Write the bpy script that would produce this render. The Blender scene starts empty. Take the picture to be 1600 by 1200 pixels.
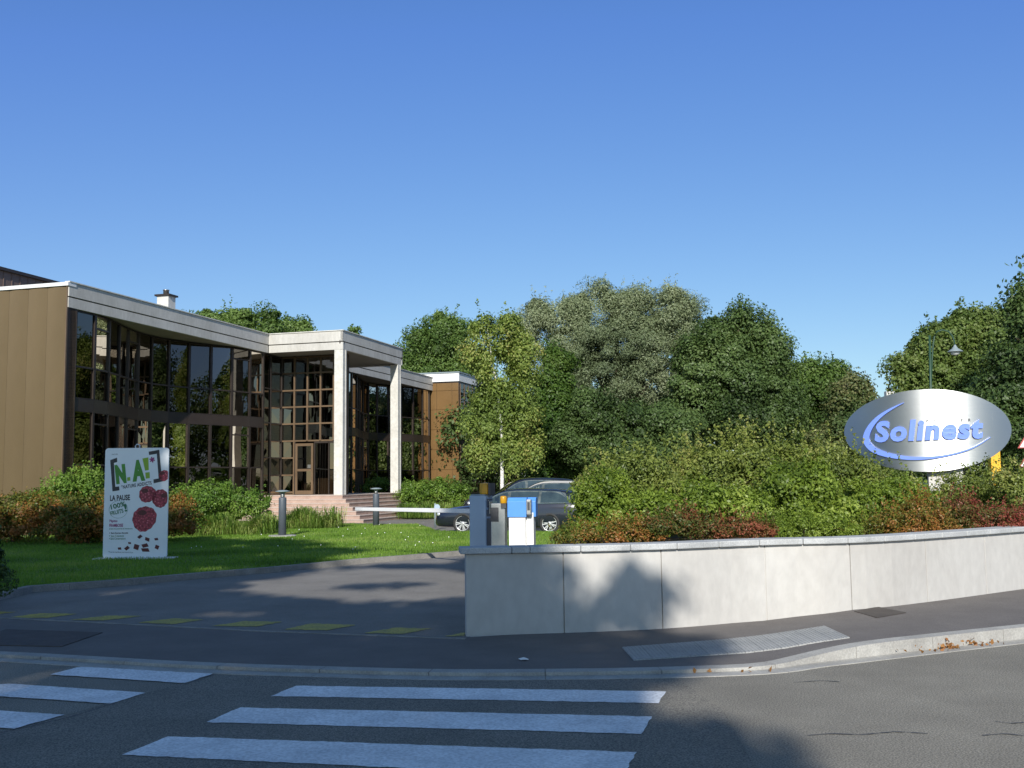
import bpy, math, random
import numpy as np
from math import sin, cos, pi, radians, sqrt, atan2
from mathutils import Vector, Matrix

S = bpy.context.scene
COL = S.collection
random.seed(7); rng = np.random.default_rng(11)

# ------------------------------------------------------------------ camera
F = 1600.0; H = 1.7
PITCH, ROLL = radians(5.37), radians(-0.66)
RM = Matrix.Rotation(pi/2 + PITCH, 3, 'X') @ Matrix.Rotation(ROLL, 3, 'Z')
cd = bpy.data.cameras.new('camera'); cam = bpy.data.objects.new('camera', cd); COL.objects.link(cam)
cam.matrix_world = Matrix.Translation((0, 0, H)) @ RM.to_4x4()
cd.sensor_width = 36; cd.lens = 36; cd.clip_start = 0.1; cd.clip_end = 3000
S.camera = cam

# ------------------------------------------------------------------ sky, sun, exposure
EL, AZ = radians(28), radians(-4.5)          # sun behind the camera, slightly left
TOSUN = Vector((sin(AZ)*cos(EL), -cos(AZ)*cos(EL), sin(EL)))
W = bpy.data.worlds.new('World'); S.world = W; W.use_nodes = True
nt = W.node_tree; bg = nt.nodes['Background']
sky = nt.nodes.new('ShaderNodeTexSky'); sky.sky_type = 'NISHITA'; sky.sun_disc = False
sky.sun_elevation = EL; sky.sun_rotation = atan2(TOSUN.x, TOSUN.y)
sky.air_density = 1.0; sky.dust_density = 0.25; sky.ozone_density = 2.2
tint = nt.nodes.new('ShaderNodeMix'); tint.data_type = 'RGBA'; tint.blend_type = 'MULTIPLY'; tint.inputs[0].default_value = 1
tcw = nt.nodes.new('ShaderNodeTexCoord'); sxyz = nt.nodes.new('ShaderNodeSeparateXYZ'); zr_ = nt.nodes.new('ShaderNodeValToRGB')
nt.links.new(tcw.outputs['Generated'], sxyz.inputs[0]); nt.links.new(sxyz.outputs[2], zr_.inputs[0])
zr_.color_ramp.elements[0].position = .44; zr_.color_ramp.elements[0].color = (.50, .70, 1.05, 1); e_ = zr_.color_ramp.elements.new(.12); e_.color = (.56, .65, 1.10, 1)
zr_.color_ramp.elements[-1].position = .75; zr_.color_ramp.elements[-1].color = (.80, .86, .78, 1)      # clear late-summer blue; unseen zenith greyed to make the ambient light less blue
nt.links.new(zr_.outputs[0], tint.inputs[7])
sp = nt.nodes.new('ShaderNodeSeparateColor'); cb_ = nt.nodes.new('ShaderNodeCombineColor')
pw = nt.nodes.new('ShaderNodeMath'); pw.operation = 'MULTIPLY_ADD'; pw.inputs[1].default_value = .35; pw.inputs[2].default_value = 2.85
pm = nt.nodes.new('ShaderNodeMath'); pm.operation = 'MINIMUM'; nt.links.new(sp.outputs[2], pm.inputs[1])
nt.links.new(sky.outputs[0], sp.inputs[0]); nt.links.new(sp.outputs[0], cb_.inputs[0]); nt.links.new(sp.outputs[1], cb_.inputs[1])
nt.links.new(sp.outputs[2], pw.inputs[0]); nt.links.new(pw.outputs[0], pm.inputs[0]); nt.links.new(pm.outputs[0], cb_.inputs[2])
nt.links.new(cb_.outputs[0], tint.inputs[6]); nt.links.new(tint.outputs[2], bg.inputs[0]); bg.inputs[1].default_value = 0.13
ld = bpy.data.lights.new('sun', 'SUN'); ld.energy = 4.7; ld.angle = radians(0.55); ld.color = (1, .95, .87)
sun = bpy.data.objects.new('sun', ld); COL.objects.link(sun)
sun.rotation_euler = TOSUN.to_track_quat('Z', 'Y').to_euler()
S.view_settings.view_transform = 'Standard'; S.view_settings.look = 'None'
S.view_settings.exposure = 0.19; S.view_settings.gamma = 1
S.cycles.max_bounces = 8; S.cycles.transparent_max_bounces = 12

# ------------------------------------------------------------------ picture measurements -> world points
def ray(x, y): return RM @ Vector(((x-800)/F, -(y-600)/F, -1))
def G(x, y, z=0.0):
    d = ray(x, y); t = (z-H)/d.z; return Vector((0, 0, H)) + d*t
def PD(x, y, D):
    d = ray(x, y); return Vector((0, 0, H)) + d*(D/d.y)

# ------------------------------------------------------------------ materials
def new_mat(name):
    m = bpy.data.materials.new(name); m.use_nodes = True
    return m, m.node_tree, m.node_tree.nodes['Principled BSDF']
def mat(name, c1, c2=None, scale=3.0, rough=.6, metal=0, bump=0, bscale=40, spec=.5, detail=6, coords='Object',
        stretch=(1, 1, 1), speck=None, coat=0, rough2=None):
    m, t, b = new_mat(name)
    N, L = t.nodes.new, t.links.new
    b.inputs['Roughness'].default_value = rough; b.inputs['Metallic'].default_value = metal
    b.inputs['Specular IOR Level'].default_value = spec
    if coat: b.inputs['Coat Weight'].default_value = coat; b.inputs['Coat Roughness'].default_value = .04
    tc = N('ShaderNodeTexCoord'); mp = N('ShaderNodeMapping'); mp.inputs['Scale'].default_value = stretch
    L(tc.outputs[coords], mp.inputs[0])
    if c2 is None: b.inputs['Base Color'].default_value = (*c1, 1)
    else:
        n = N('ShaderNodeTexNoise'); n.inputs['Scale'].default_value = scale; n.inputs['Detail'].default_value = detail
        n.inputs['Roughness'].default_value = .65
        L(mp.outputs[0], n.inputs[0])
        r = N('ShaderNodeValToRGB'); r.color_ramp.elements[0].position = .3; r.color_ramp.elements[1].position = .7
        r.color_ramp.elements[0].color = (*c1, 1); r.color_ramp.elements[1].color = (*c2, 1)
        L(n.outputs[0], r.inputs[0]); out = r.outputs[0]
        if speck:
            sc, amt = speck
            n2 = N('ShaderNodeTexNoise'); n2.inputs['Scale'].default_value = sc; n2.inputs['Detail'].default_value = 2
            L(mp.outputs[0], n2.inputs[0])
            mr = N('ShaderNodeMapRange'); mr.inputs[1].default_value = .3; mr.inputs[2].default_value = .7
            mr.inputs[3].default_value = 1-amt; mr.inputs[4].default_value = 1+amt
            L(n2.outputs[0], mr.inputs[0])
            mx = N('ShaderNodeMix'); mx.data_type = 'RGBA'; mx.blend_type = 'MULTIPLY'; mx.inputs[0].default_value = 1
            L(out, mx.inputs[6]); L(mr.outputs[0], mx.inputs[7]); out = mx.outputs[2]
        L(out, b.inputs['Base Color'])
        if rough2 is not None:
            mr = N('ShaderNodeMapRange'); mr.inputs[3].default_value = rough; mr.inputs[4].default_value = rough2
            L(n.outputs[0], mr.inputs[0]); L(mr.outputs[0], b.inputs['Roughness'])
    if bump:
        n3 = N('ShaderNodeTexNoise'); n3.inputs['Scale'].default_value = bscale; n3.inputs['Detail'].default_value = 4
        L(mp.outputs[0], n3.inputs[0])
        bp = N('ShaderNodeBump'); bp.inputs['Strength'].default_value = 1; bp.inputs['Distance'].default_value = bump
        L(n3.outputs[0], bp.inputs['Height']); L(bp.outputs[0], b.inputs['Normal'])
    return m

def leaf_mat(name, cols, trans=.3, rough=.5, nscale=.5, dark=.55):
    m, t, b = new_mat(name); N, L = t.nodes.new, t.links.new
    g = N('ShaderNodeNewGeometry'); r = N('ShaderNodeValToRGB'); r.color_ramp.interpolation = 'LINEAR'
    els = r.color_ramp.elements
    while len(els) < len(cols): els.new(.5)
    for i, c in enumerate(cols):
        els[i].position = i/(len(cols)-1); els[i].color = (*c, 1)
    tc = N('ShaderNodeTexCoord'); n = N('ShaderNodeTexNoise'); n.inputs['Scale'].default_value = nscale; n.inputs['Detail'].default_value = 3
    L(tc.outputs['Object'], n.inputs[0])
    # species colour: random per leaf shifted by a slow patch noise
    ma = N('ShaderNodeMath'); ma.operation = 'MULTIPLY_ADD'; ma.inputs[1].default_value = 2.2; ma.inputs[2].default_value = -1.1
    L(n.outputs[0], ma.inputs[0])
    mb = N('ShaderNodeMath'); mb.operation = 'MULTIPLY_ADD'; mb.inputs[1].default_value = .55; mb.inputs[2].default_value = .22
    L(g.outputs['Random Per Island'], mb.inputs[0])
    ad = N('ShaderNodeMath'); ad.operation = 'ADD'; ad.use_clamp = True
    L(ma.outputs[0], ad.inputs[0]); L(mb.outputs[0], ad.inputs[1]); L(ad.outputs[0], r.inputs[0])
    L(r.outputs[0], b.inputs['Base Color']); b.inputs['Roughness'].default_value = rough
    b.inputs['Specular IOR Level'].default_value = .35
    tr = N('ShaderNodeBsdfTranslucent'); mx = N('ShaderNodeMixShader'); mx.inputs[0].default_value = trans
    hs = N('ShaderNodeMix'); hs.data_type = 'RGBA'; hs.blend_type = 'MULTIPLY'; hs.inputs[0].default_value = 1
    hs.inputs[7].default_value = (1.2, 1.3, .5, 1)
    L(r.outputs[0], hs.inputs[6]); L(hs.outputs[2], tr.inputs[0])
    L(b.outputs[0], mx.inputs[1]); L(tr.outputs[0], mx.inputs[2])
    L(mx.outputs[0], t.nodes['Material Output'].inputs[0])
    return m

def glass_mat(name, tint=(.10, .085, .07), refl=.30, wav=.0, wscale=1.2, rcol=(1, .96, .9)):
    m, t, b = new_mat(name); N, L = t.nodes.new, t.links.new
    t.nodes.remove(b)
    tr = N('ShaderNodeBsdfTransparent'); tr.inputs[0].default_value = (*tint, 1)
    gl = N('ShaderNodeBsdfGlossy'); gl.inputs['Roughness'].default_value = .0; gl.inputs[0].default_value = (*rcol, 1)
    lw = N('ShaderNodeFresnel'); lw.inputs[0].default_value = 1.5
    mr = N('ShaderNodeMath'); mr.operation = 'MULTIPLY_ADD'; mr.inputs[1].default_value = 1-refl; mr.inputs[2].default_value = refl
    mr.use_clamp = True
    L(lw.outputs[0], mr.inputs[0])
    mx = N('ShaderNodeMixShader'); L(mr.outputs[0], mx.inputs[0]); L(tr.outputs[0], mx.inputs[1]); L(gl.outputs[0], mx.inputs[2])
    if wav:
        tc = N('ShaderNodeTexCoord'); n = N('ShaderNodeTexNoise'); n.inputs['Scale'].default_value = wscale; n.inputs['Detail'].default_value = 0
        L(tc.outputs['Object'], n.inputs[0])
        bp = N('ShaderNodeBump'); bp.inputs['Distance'].default_value = wav
        L(n.outputs[0], bp.inputs['Height']); L(bp.outputs[0], gl.inputs['Normal'])
    L(mx.outputs[0], t.nodes['Material Output'].inputs[0])
    return m

M = {}
M['road'] = mat('road_asphalt', (.19, .176, .146), (.27, .252, .21), .9, .85, bump=.008, bscale=110, speck=(85, .62))
M['pave'] = mat('pavement_asphalt', (.135, .122, .115), (.175, .16, .15), 1.6, .9, bump=.004, bscale=160, speck=(130, .3))
M['drive'] = mat('driveway_asphalt', (.175, .163, .148), (.245, .23, .21), .9, .85, bump=.005, bscale=150, speck=(120, .34))
M['patch'] = mat('newer_asphalt', (.17, .158, .132), (.23, .214, .18), 1.1, .85, bump=.008, bscale=110, speck=(85, .62))
M['kerb'] = mat('kerb_concrete', (.30, .29, .27), (.45, .44, .41), 3, .85, bump=.003, bscale=60, speck=(60, .15))
M['kerbold'] = mat('old_kerb_concrete', (.20, .19, .17), (.33, .31, .28), 3, .9, bump=.004, bscale=50, speck=(60, .2))
M['paint'] = mat('road_paint_white', (.64, .66, .68), (.92, .93, .94), 2.2, .6, bump=.002, bscale=120, speck=(45, .22))
M['yellow'] = mat('road_paint_yellow', (.30, .26, .08), (.52, .42, .06), 5, .7, speck=(40, .35))
M['tact'] = mat('tactile_slab', (.30, .31, .31), (.42, .42, .41), 2, .8, speck=(60, .15))
M['soil'] = mat('soil', (.05, .035, .022), (.09, .065, .04), 3, .95, bump=.03, bscale=14)
M['lawn'] = mat('lawn_turf', (.10, .17, .022), (.17, .25, .045), .6, .9, bump=.02, bscale=60, speck=(30, .35))
M['ground'] = mat('ground_grass', (.06, .10, .025), (.09, .13, .04), .05, .95)
M['wallc'] = mat('wall_concrete', (.465, .447, .42), (.55, .537, .51), .9, .8, bump=.003, bscale=25, speck=(10, .05), stretch=(1, 1, .6))
M['cope'] = mat('coping_stone', (.36, .37, .37), (.52, .53, .53), 3, .75, bump=.002, bscale=60, speck=(70, .16))
M['iron'] = mat('cast_iron', (.06, .052, .048), (.10, .085, .075), 4, .75, metal=.2, bump=.003, bscale=60)
M['conc'] = mat('fascia_concrete', (.44, .425, .39), (.58, .565, .53), .8, .85, bump=.003, bscale=30, speck=(9, .07), stretch=(1, 1, .35))
M['colc'] = mat('column_stone', (.52, .51, .47), (.66, .65, .61), 2.0, .8, bump=.003, bscale=30, speck=(8, .06))
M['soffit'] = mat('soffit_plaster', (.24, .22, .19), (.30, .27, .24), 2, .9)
M['trim'] = mat('white_metal_trim', (.70, .71, .72), (.78, .78, .78), 2, .45)
M['brown'] = mat('bronze_cladding', (.108, .074, .032), (.14, .098, .045), .35, .5, metal=.25, stretch=(1, 1, .3))
M['bronze'] = mat('bronze_frame', (.13, .085, .05), (.18, .12, .07), 2, .45, metal=.2)
M['dbronze'] = mat('dark_bronze_frame', (.034, .026, .022), (.05, .038, .032), 2, .45, metal=.3)
M['spandrel'] = mat('spandrel_panel', (.030, .022, .018), (.042, .031, .026), 1, .35)
M['tile'] = mat('bronze_wall_panel', (.21, .12, .045), (.27, .16, .065), .5, .32, metal=.35)
M['granite'] = mat('pink_granite', (.34, .235, .19), (.48, .35, .29), 2.5, .7, speck=(60, .25))
M['granite_top'] = mat('pink_granite_tread', (.44, .36, .32), (.55, .46, .41), 2.5, .7, speck=(60, .2))
M['glass'] = glass_mat('bronze_tinted_glass', (.15, .12, .09), .14, .012, .55, (.68, .62, .54))
M['glass2'] = glass_mat('entrance_glass', (.20, .17, .14), .20, .008, .5, (.9, .88, .85))
M['roofm'] = mat('roof_gravel', (.2, .19, .18), (.3, .29, .27), 2, .9)
M['inner'] = mat('office_interior', (.16, .13, .10), (.22, .18, .14), 1, .9)
M['blind'] = mat('vertical_blind', (.50, .44, .33), (.60, .53, .42), 1, .8)
M['greyblind'] = mat('roller_blind', (.42, .43, .40), (.5, .5, .47), 1, .8)
M['brownroof'] = mat('brown_sheet', (.12, .085, .075), (.17, .12, .10), 1, .6)
M['lampgrey'] = mat('bollard_paint', (.075, .09, .11), (.095, .11, .135), 4, .5)
M['steel'] = mat('stainless_steel', (.45, .45, .44), (.6, .6, .58), 6, .35, metal=.9)
M['cabinet'] = mat('barrier_cabinet_paint', (.34, .44, .55), (.38, .48, .60), 2, .5)
M['white'] = mat('white_paint', (.78, .78, .77), (.84, .84, .83), 2, .5)
M['bluepl'] = mat('blue_plastic', (.08, .27, .72), (.10, .31, .78), 3, .45)
M['amber'] = mat('amber_lens', (.55, .27, .01), (.65, .34, .015), 6, .3)
M['black'] = mat('black_rubber', (.018, .018, .018), (.03, .03, .03), 5, .7)
M['darkgrey'] = mat('dark_grey_plastic', (.04, .042, .045), (.06, .06, .065), 5, .5)
M['navy'] = mat('navy_car_paint', (.010, .012, .024), (.012, .015, .028), 1, .28, spec=.6, coat=1)
M['navy2'] = mat('black_blue_car_paint', (.010, .013, .026), (.012, .016, .03), 1, .28, spec=.6, coat=1)
M['silver'] = mat('silver_car_paint', (.62, .58, .51), (.66, .62, .55), 1, .35, metal=.15, coat=1)
M['chrome'] = mat('chrome', (.8, .8, .8), (.85, .85, .85), 1, .12, metal=1)
M['alloy'] = mat('alloy_rim', (.72, .72, .72), (.8, .8, .8), 1, .3, metal=.55)
M['carglass'] = glass_mat('car_glass', (.62, .70, .68), .30)
M['cabin'] = mat('car_cabin', (.03, .045, .05), (.16, .19, .19), 3.5, .7)
M['seat'] = mat('car_seat_fabric', (.12, .12, .12), (.2, .2, .19), 3, .8)
M['lens'] = mat('headlamp_lens', (.75, .77, .8), (.85, .87, .9), 3, .12, metal=.5)
M['signblue'] = mat('sign_letter_blue', (.16, .27, .80), (.18, .30, .86), 3, .4)
M['boardw'] = mat('board_white', (.80, .84, .88), (.84, .87, .90), 1, .22, spec=.6)
M['postyel'] = mat('yellow_post_paint', (.80, .42, .02), (.88, .50, .03), 3, .5)
M['greenpole'] = mat('green_pole_paint', (.02, .06, .035), (.03, .075, .045), 3, .5)
M['zinc'] = mat('lamp_shade_metal', (.20, .25, .27), (.27, .32, .34), 3, .45)
M['red'] = mat('sign_red', (.42, .07, .06), (.48, .09, .07), 3, .5)
M['bark'] = mat('bark', (.05, .038, .026), (.11, .085, .06), 6, .95, bump=.03, bscale=12, stretch=(1, 1, .3))
M['birchbark'] = mat('birch_bark', (.62, .60, .56), (.78, .76, .72), 5, .8, stretch=(1, 1, 3), speck=(8, .35))
M['twig'] = mat('twig_bark', (.07, .045, .03), (.12, .075, .05), 6, .9)
M['stone'] = mat('plinth_stone', (.55, .53, .49), (.68, .66, .62), 4, .8)

# ------------------------------------------------------------------ object helpers
def tag(o, label=None, cat=None, group=None, kind=None):
    if label: o['label'] = label
    if cat: o['category'] = cat
    if group: o['group'] = group
    if kind: o['kind'] = kind
    return o
def link(name, me, parent=None, mats=()):
    for m in mats:
        me.materials.append(m)
    o = bpy.data.objects.new(name, me); COL.objects.link(o)
    if parent is not None: o.parent = parent
    return o
def empty(name, loc=(0, 0, 0), rz=0, label=None, cat=None, group=None):
    o = bpy.data.objects.new(name, None); COL.objects.link(o); o.location = loc; o.rotation_euler = (0, 0, rz)
    o.empty_display_size = .3
    return tag(o, label, cat, group)

class MB:
    def __init__(s): s.v = []; s.f = []; s.fm = []; s.sm = []
    def add(s, vs, fs, m=0, smooth=False):
        b = len(s.v); s.v += [tuple(v) for v in vs]
        for f in fs: s.f.append([b+i for i in f]); s.fm.append(m); s.sm.append(smooth)
        return s
    def box(s, x0, x1, y0, y1, z0, z1, m=0):
        vs = [(x, y, z) for z in (z0, z1) for y in (y0, y1) for x in (x0, x1)]
        return s.add(vs, [(0, 2, 3, 1), (4, 5, 7, 6), (0, 1, 5, 4), (1, 3, 7, 5), (3, 2, 6, 7), (2, 0, 4, 6)], m)
    def obox(s, p, q, w, z0, z1, m=0, off=0):   # box along a plan segment p->q, width w, shifted sideways by off
        p = Vector(p[:2]); q = Vector(q[:2]); d = (q-p).normalized(); n = Vector((-d.y, d.x))
        c = [p+n*(off-w/2), q+n*(off-w/2), q+n*(off+w/2), p+n*(off+w/2)]
        return s.prism([(a.x, a.y) for a in c], z0, z1, m)
    def prism(s, poly, z0, z1, m=0):
        n = len(poly)
        f0 = z0 if callable(z0) else (lambda x, y: z0); f1 = z1 if callable(z1) else (lambda x, y: z1)
        vs = [(x, y, f0(x, y)) for x, y in poly]+[(x, y, f1(x, y)) for x, y in poly]
        fs = [tuple(range(n-1, -1, -1)), tuple(range(n, 2*n))]+[(i, (i+1) % n, n+(i+1) % n, n+i) for i in range(n)]
        return s.add(vs, fs, m)
    def flat(s, pts, m=0): return s.add(pts, [tuple(range(len(pts)))], m)
    def lathe(s, prof, c=(0, 0, 0), n=20, axis='z', m=0, smooth=True, cap=True):
        vs = []
        for r, h in prof:
            for k in range(n):
                a = 2*pi*k/n
                if axis == 'z': vs.append((c[0]+r*cos(a), c[1]+r*sin(a), c[2]+h))
                elif axis == 'y': vs.append((c[0]+r*cos(a), c[1]+h, c[2]+r*sin(a)))
                else: vs.append((c[0]+h, c[1]+r*cos(a), c[2]+r*sin(a)))
        fs = []
        for j in range(len(prof)-1):
            for k in range(n):
                a, b = j*n+k, j*n+(k+1) % n
                fs.append((a, b, b+n, a+n))
        s.add(vs, fs, m, smooth)
        b0 = len(s.v)-len(vs)
        if not cap: return s
        if prof[0][0] > 1e-4: s.f.append([b0+k for k in range(n)][::-1]); s.fm.append(m); s.sm.append(False)
        if prof[-1][0] > 1e-4: s.f.append([b0+(len(prof)-1)*n+k for k in range(n)]); s.fm.append(m); s.sm.append(False)
        return s
    def tube(s, pts, rs, n=8, m=0):
        pts = [Vector(p) for p in pts]
        if not hasattr(rs, '__len__'): rs = [rs]*len(pts)
        vs = []; up = Vector((0, 0, 1))
        for i, p in enumerate(pts):
            d = (pts[min(i+1, len(pts)-1)]-pts[max(i-1, 0)]).normalized()
            u = d.cross(up if abs(d.z) < .9 else Vector((1, 0, 0))).normalized(); w = d.cross(u)
            for k in range(n):
                a = 2*pi*k/n; vs.append(p+(u*cos(a)+w*sin(a))*rs[i])
        fs = [(i*n+k, i*n+(k+1) % n, (i+1)*n+(k+1) % n, (i+1)*n+k) for i in range(len(pts)-1) for k in range(n)]
        fs2 = [tuple(range(n))[::-1], tuple((len(pts)-1)*n+k for k in range(n))]
        s.add(vs, fs, m, True)
        b = len(s.v)-len(vs)
        for f in fs2: s.f.append([b+i for i in f]); s.fm.append(m); s.sm.append(False)
        return s
    def build(s, name, mats, parent=None, bevel=0):
        if not isinstance(mats, (list, tuple)): mats = [mats]
        me = bpy.data.meshes.new(name); me.from_pydata(s.v, [], s.f)
        me.polygons.foreach_set('material_index', s.fm); me.polygons.foreach_set('use_smooth', s.sm)
        import bmesh
        bm = bmesh.new(); bm.from_mesh(me); bmesh.ops.recalc_face_normals(bm, faces=bm.faces)
        bm.to_mesh(me); bm.free(); me.update()
        o = link(name, me, parent, mats)
        if bevel:
            b = o.modifiers.new('bevel', 'BEVEL'); b.width = bevel; b.segments = 2; b.limit_method = 'ANGLE'
        return o

# ------------------------------------------------------------------ foliage helpers
def fast_mesh(name, V, n, smooth=False):      # V (k*n,3): k faces of n corners each
    me = bpy.data.meshes.new(name); k = len(V)//n
    me.vertices.add(len(V)); me.vertices.foreach_set('co', V.astype(np.float32).ravel())
    me.loops.add(len(V)); me.loops.foreach_set('vertex_index', np.arange(len(V), dtype=np.int32))
    me.polygons.add(k); me.polygons.foreach_set('loop_start', np.arange(0, len(V), n, dtype=np.int32))
    me.update(calc_edges=True)
    return me
def unit(a): return a/np.maximum(np.linalg.norm(a, axis=1, keepdims=True), 1e-9)
def leaves(C, Nrm, size, aspect=.5, droop=0.0):
    k = len(C); t = rng.normal(size=(k, 3)); t[:, 2] -= droop
    t = unit(t-Nrm*np.sum(t*Nrm, axis=1, keepdims=True)); b = np.cross(Nrm, t)
    L = (size*rng.uniform(.6, 1.3, k))[:, None]; Wd = L*aspect
    V = np.empty((k, 4, 3)); V[:, 0] = C-t*L*.5; V[:, 1] = C-t*L*.06+b*Wd*.5+Nrm*L*.1; V[:, 2] = C+t*L*.5; V[:, 3] = C-t*L*.06-b*Wd*.5+Nrm*L*.1
    return V.reshape(-1, 3)
def crown_points(lobes, nleaf, clump, squash=.8, shell=(.7, 1.03), hang=0.0, fill=.14):
    """lobes: (centre, (rx,ry,rz)); leaves gather in clumps on the lobes' shells"""
    areas = np.array([(r[0]*r[2]+r[0]*r[1]+r[1]*r[2]) for c, r in lobes]); areas = areas/areas.sum()
    P, Nn = [], []
    for (c, r), a in zip(lobes, areas):
        c = np.array(c); r = np.array(r)
        m = max(4, int((r[0]*r[2]+r[0]*r[1]+r[1]*r[2])*4.2/(clump*clump*3.0)))
        d = unit(rng.normal(size=(m, 3)))
        q = c+d*r*rng.uniform(shell[0], shell[1], (m, 1))*(1+.10*np.sin(d[:, :1]*7+c[0])*np.cos(d[:, 2:]*6+c[2]))
        cs = clump*rng.uniform(.45, 1.5, m)
        k = max(8, int(nleaf*a)); idx = rng.integers(0, m, k)
        off = rng.normal(size=(k, 3)); off = unit(off)*rng.uniform(.25, 1, (k, 1))**.6
        off[:, 2] *= squash
        p = q[idx]+off*cs[idx][:, None]
        if hang: p[:, 2] -= np.abs(rng.normal(size=k))*hang
        nrm = unit(off*.9+d[idx]*.5+rng.normal(size=(k, 3))*.55+np.array([0, 0, .35]))
        P.append(p); Nn.append(nrm)
        k2 = int(k*fill); d2 = unit(rng.normal(size=(k2, 3)))
        p2 = c+d2*r*(rng.uniform(shell[0]-.1, 1.06, (k2, 1))+.05*np.sin(9*d2[:, :1]+c[1]))
        P.append(p2); Nn.append(unit(d2*.8+rng.normal(size=(k2, 3))*.6+np.array([0, 0, .3])))
    return np.vstack(P), np.vstack(Nn)
def lobe(px, py, D, rx, ry, dz=1.0):
    c = PD(px, py, D); k = D/F
    return (tuple(c), (rx*k, (rx+ry)/2*k*dz, ry*k))
def trunk_mesh(root, base, lobes, r0, material, name='trunk', lmin=0):
    mb = MB(); base = Vector(base)
    cs = sorted([Vector(c) for c, r in lobes], key=lambda v: v.z)
    top = cs[-1]; n = 7
    mean = sum(cs, Vector())/len(cs)
    pts, rs = [], []
    tp = Vector(((mean.x*.5+top.x*.5), (mean.y*.5+top.y*.5), top.z))
    for i in range(n+1):
        t = i/n
        p = base.lerp(tp, t); p += Vector((sin(t*5+base.x)*.02, cos(t*4+base.y)*.02, 0))*(top.z-base.z)*(.4+t)
        pts.append(p); rs.append(r0*(1-t)**.8*.9+r0*.1)
    rs[0] *= 1.35
    mb.tube(pts, rs, 9)
    for c in [c for c in cs[:-1] if (c.z-base.z)/(top.z-base.z) > lmin][:9]:
        i = max(1, min(n-2, int(n*((c.z-base.z)/(top.z-base.z))*.62)))
        p = pts[i]; mid = p.lerp(c, .5)+Vector((0, 0, (c.z-p.z)*.12+.1))
        mb.tube([p, mid, c], [rs[i]*.55, rs[i]*.35, rs[i]*.12], 6)
    loc = root.location
    mb.v = [(v[0]-loc.x, v[1]-loc.y, v[2]-loc.z) for v in mb.v]
    return mb.build(name, material, root)
def tree(name, label, cat, lobes, leafm, nleaf, lsize, clump, r0=.2, bark='bark', group=None, aspect=.6, droop=0, hang=0,
         ground=0.0, base=None, shoots=0, shoot_len=.5, squash=.8, shell=(.7, 1.03)):
    main = list(lobes)
    if cat == 'tree' and group and 'plane' not in name and 'birch' not in name:
        sat = []
        for c, r in main:          # smaller boughs break up each rounded mass
            for _ in range(4):
                d = rng.normal(size=3); d[2] = abs(d[2])*.9-.15; d /= np.linalg.norm(d); k_ = rng.uniform(.28, .48)
                q = rng.uniform(.78, 1.0)
                sat.append(((c[0]+d[0]*r[0]*q, c[1]+d[1]*r[1]*q, c[2]+d[2]*r[2]*q), (r[0]*k_, r[1]*k_, r[2]*k_*1.15)))
        lobes = main+sat; nleaf = int(nleaf*1.15)
    cs = np.array([c for c, r in main])
    if base is None: base = (cs[:, 0].mean(), cs[:, 1].mean(), ground)
    root = empty(name, base, 0, label, cat, group)
    P, Nn = crown_points(lobes, nleaf, clump, squash, shell, hang, .0 if 'birch' in name else .14)
    if shoots:
        SP = []
        for _ in range(int(shoots*(.6 if cat == 'tree' else .8))):
            c, r = lobes[rng.integers(len(lobes))]
            d = rng.normal(size=3); d[2] = abs(d[2])+.8; d /= np.linalg.norm(d)
            p0 = np.array(c)+d*np.array(r)*.9; ln = shoot_len*rng.uniform(.5, 1.3)
            dd = np.array([rng.normal()*.3, rng.normal()*.3, 1.0])
            k = int(12+.9*ln/lsize)
            t = rng.uniform(0, 1, k)[:, None]
            SP.append(p0+dd*t*ln+rng.normal(size=(k, 3))*lsize*.28)
        SP = np.vstack(SP); P = np.vstack([P, SP]); Nn = np.vstack([Nn, unit(rng.normal(size=SP.shape))])
    keep = P[:, 2] > ground+.02
    P, Nn = P[keep], Nn[keep]
    V = leaves(P-np.array(base), Nn, lsize, aspect, droop)
    me = fast_mesh('crown', V, 4)
    link('crown' if cat != 'shrub' else 'foliage', me, root, [M[leafm]])
    trunk_mesh(root, base, main, r0, M[bark], 'trunk' if cat != 'shrub' else 'stem', 2 if 'birch' in name else 0)
    return root

# ================================================================== THE SETTING
def sheet(name, pts, m, z=None, kind='structure'):
    mb = MB(); mb.flat([(p[0], p[1], p[2] if z is None else z) for p in pts])
    o = mb.build(name, m); 
    if kind: o['kind'] = kind
    return o
sheet('ground', [(-900, -400), (900, -400), (900, 1400), (-900, 1400)], M['ground'], -.06)
sheet('road', [(-70, -45), (70, -45), (70, 24), (-70, 24)], M['road'], 0.0)

def zp(x): 
    t = min(1, max(0, (x-1187)/(1349-1187))); return .03+.09*t*t*(3-2*t)
kerb_px = [(-900, 985), (-300, 1006), (0, 1018), (171, 1027.5), (279, 1034), (420, 1039.5), (560, 1043.5), (700, 1047), (875, 1046), (1000, 1044),
           (1100, 1041), (1187, 1037.5), (1240, 1025), (1290, 1013), (1349, 1002), (1480, 988), (1600, 975.6), (1900, 945), (2400, 905), (3200, 870)]
KB = [G(x, y, zp(x)) for x, y in kerb_px]            # back edge of the kerb
wall_px = [(728, 993.5), (883, 989), (1040, 983), (1194, 969), (1339, 954), (1480, 937), (1600, 920), (1800, 893), (2200, 852), (2900, 815)]
WB = [G(x, y, zp(x)) for x, y in wall_px]
drain_px = [(-900, 925), (-300, 952), (0, 965.7), (190, 975), (420, 987), (728, 998.5)]
DR = [G(x, y, .03) for x, y in drain_px]
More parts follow.
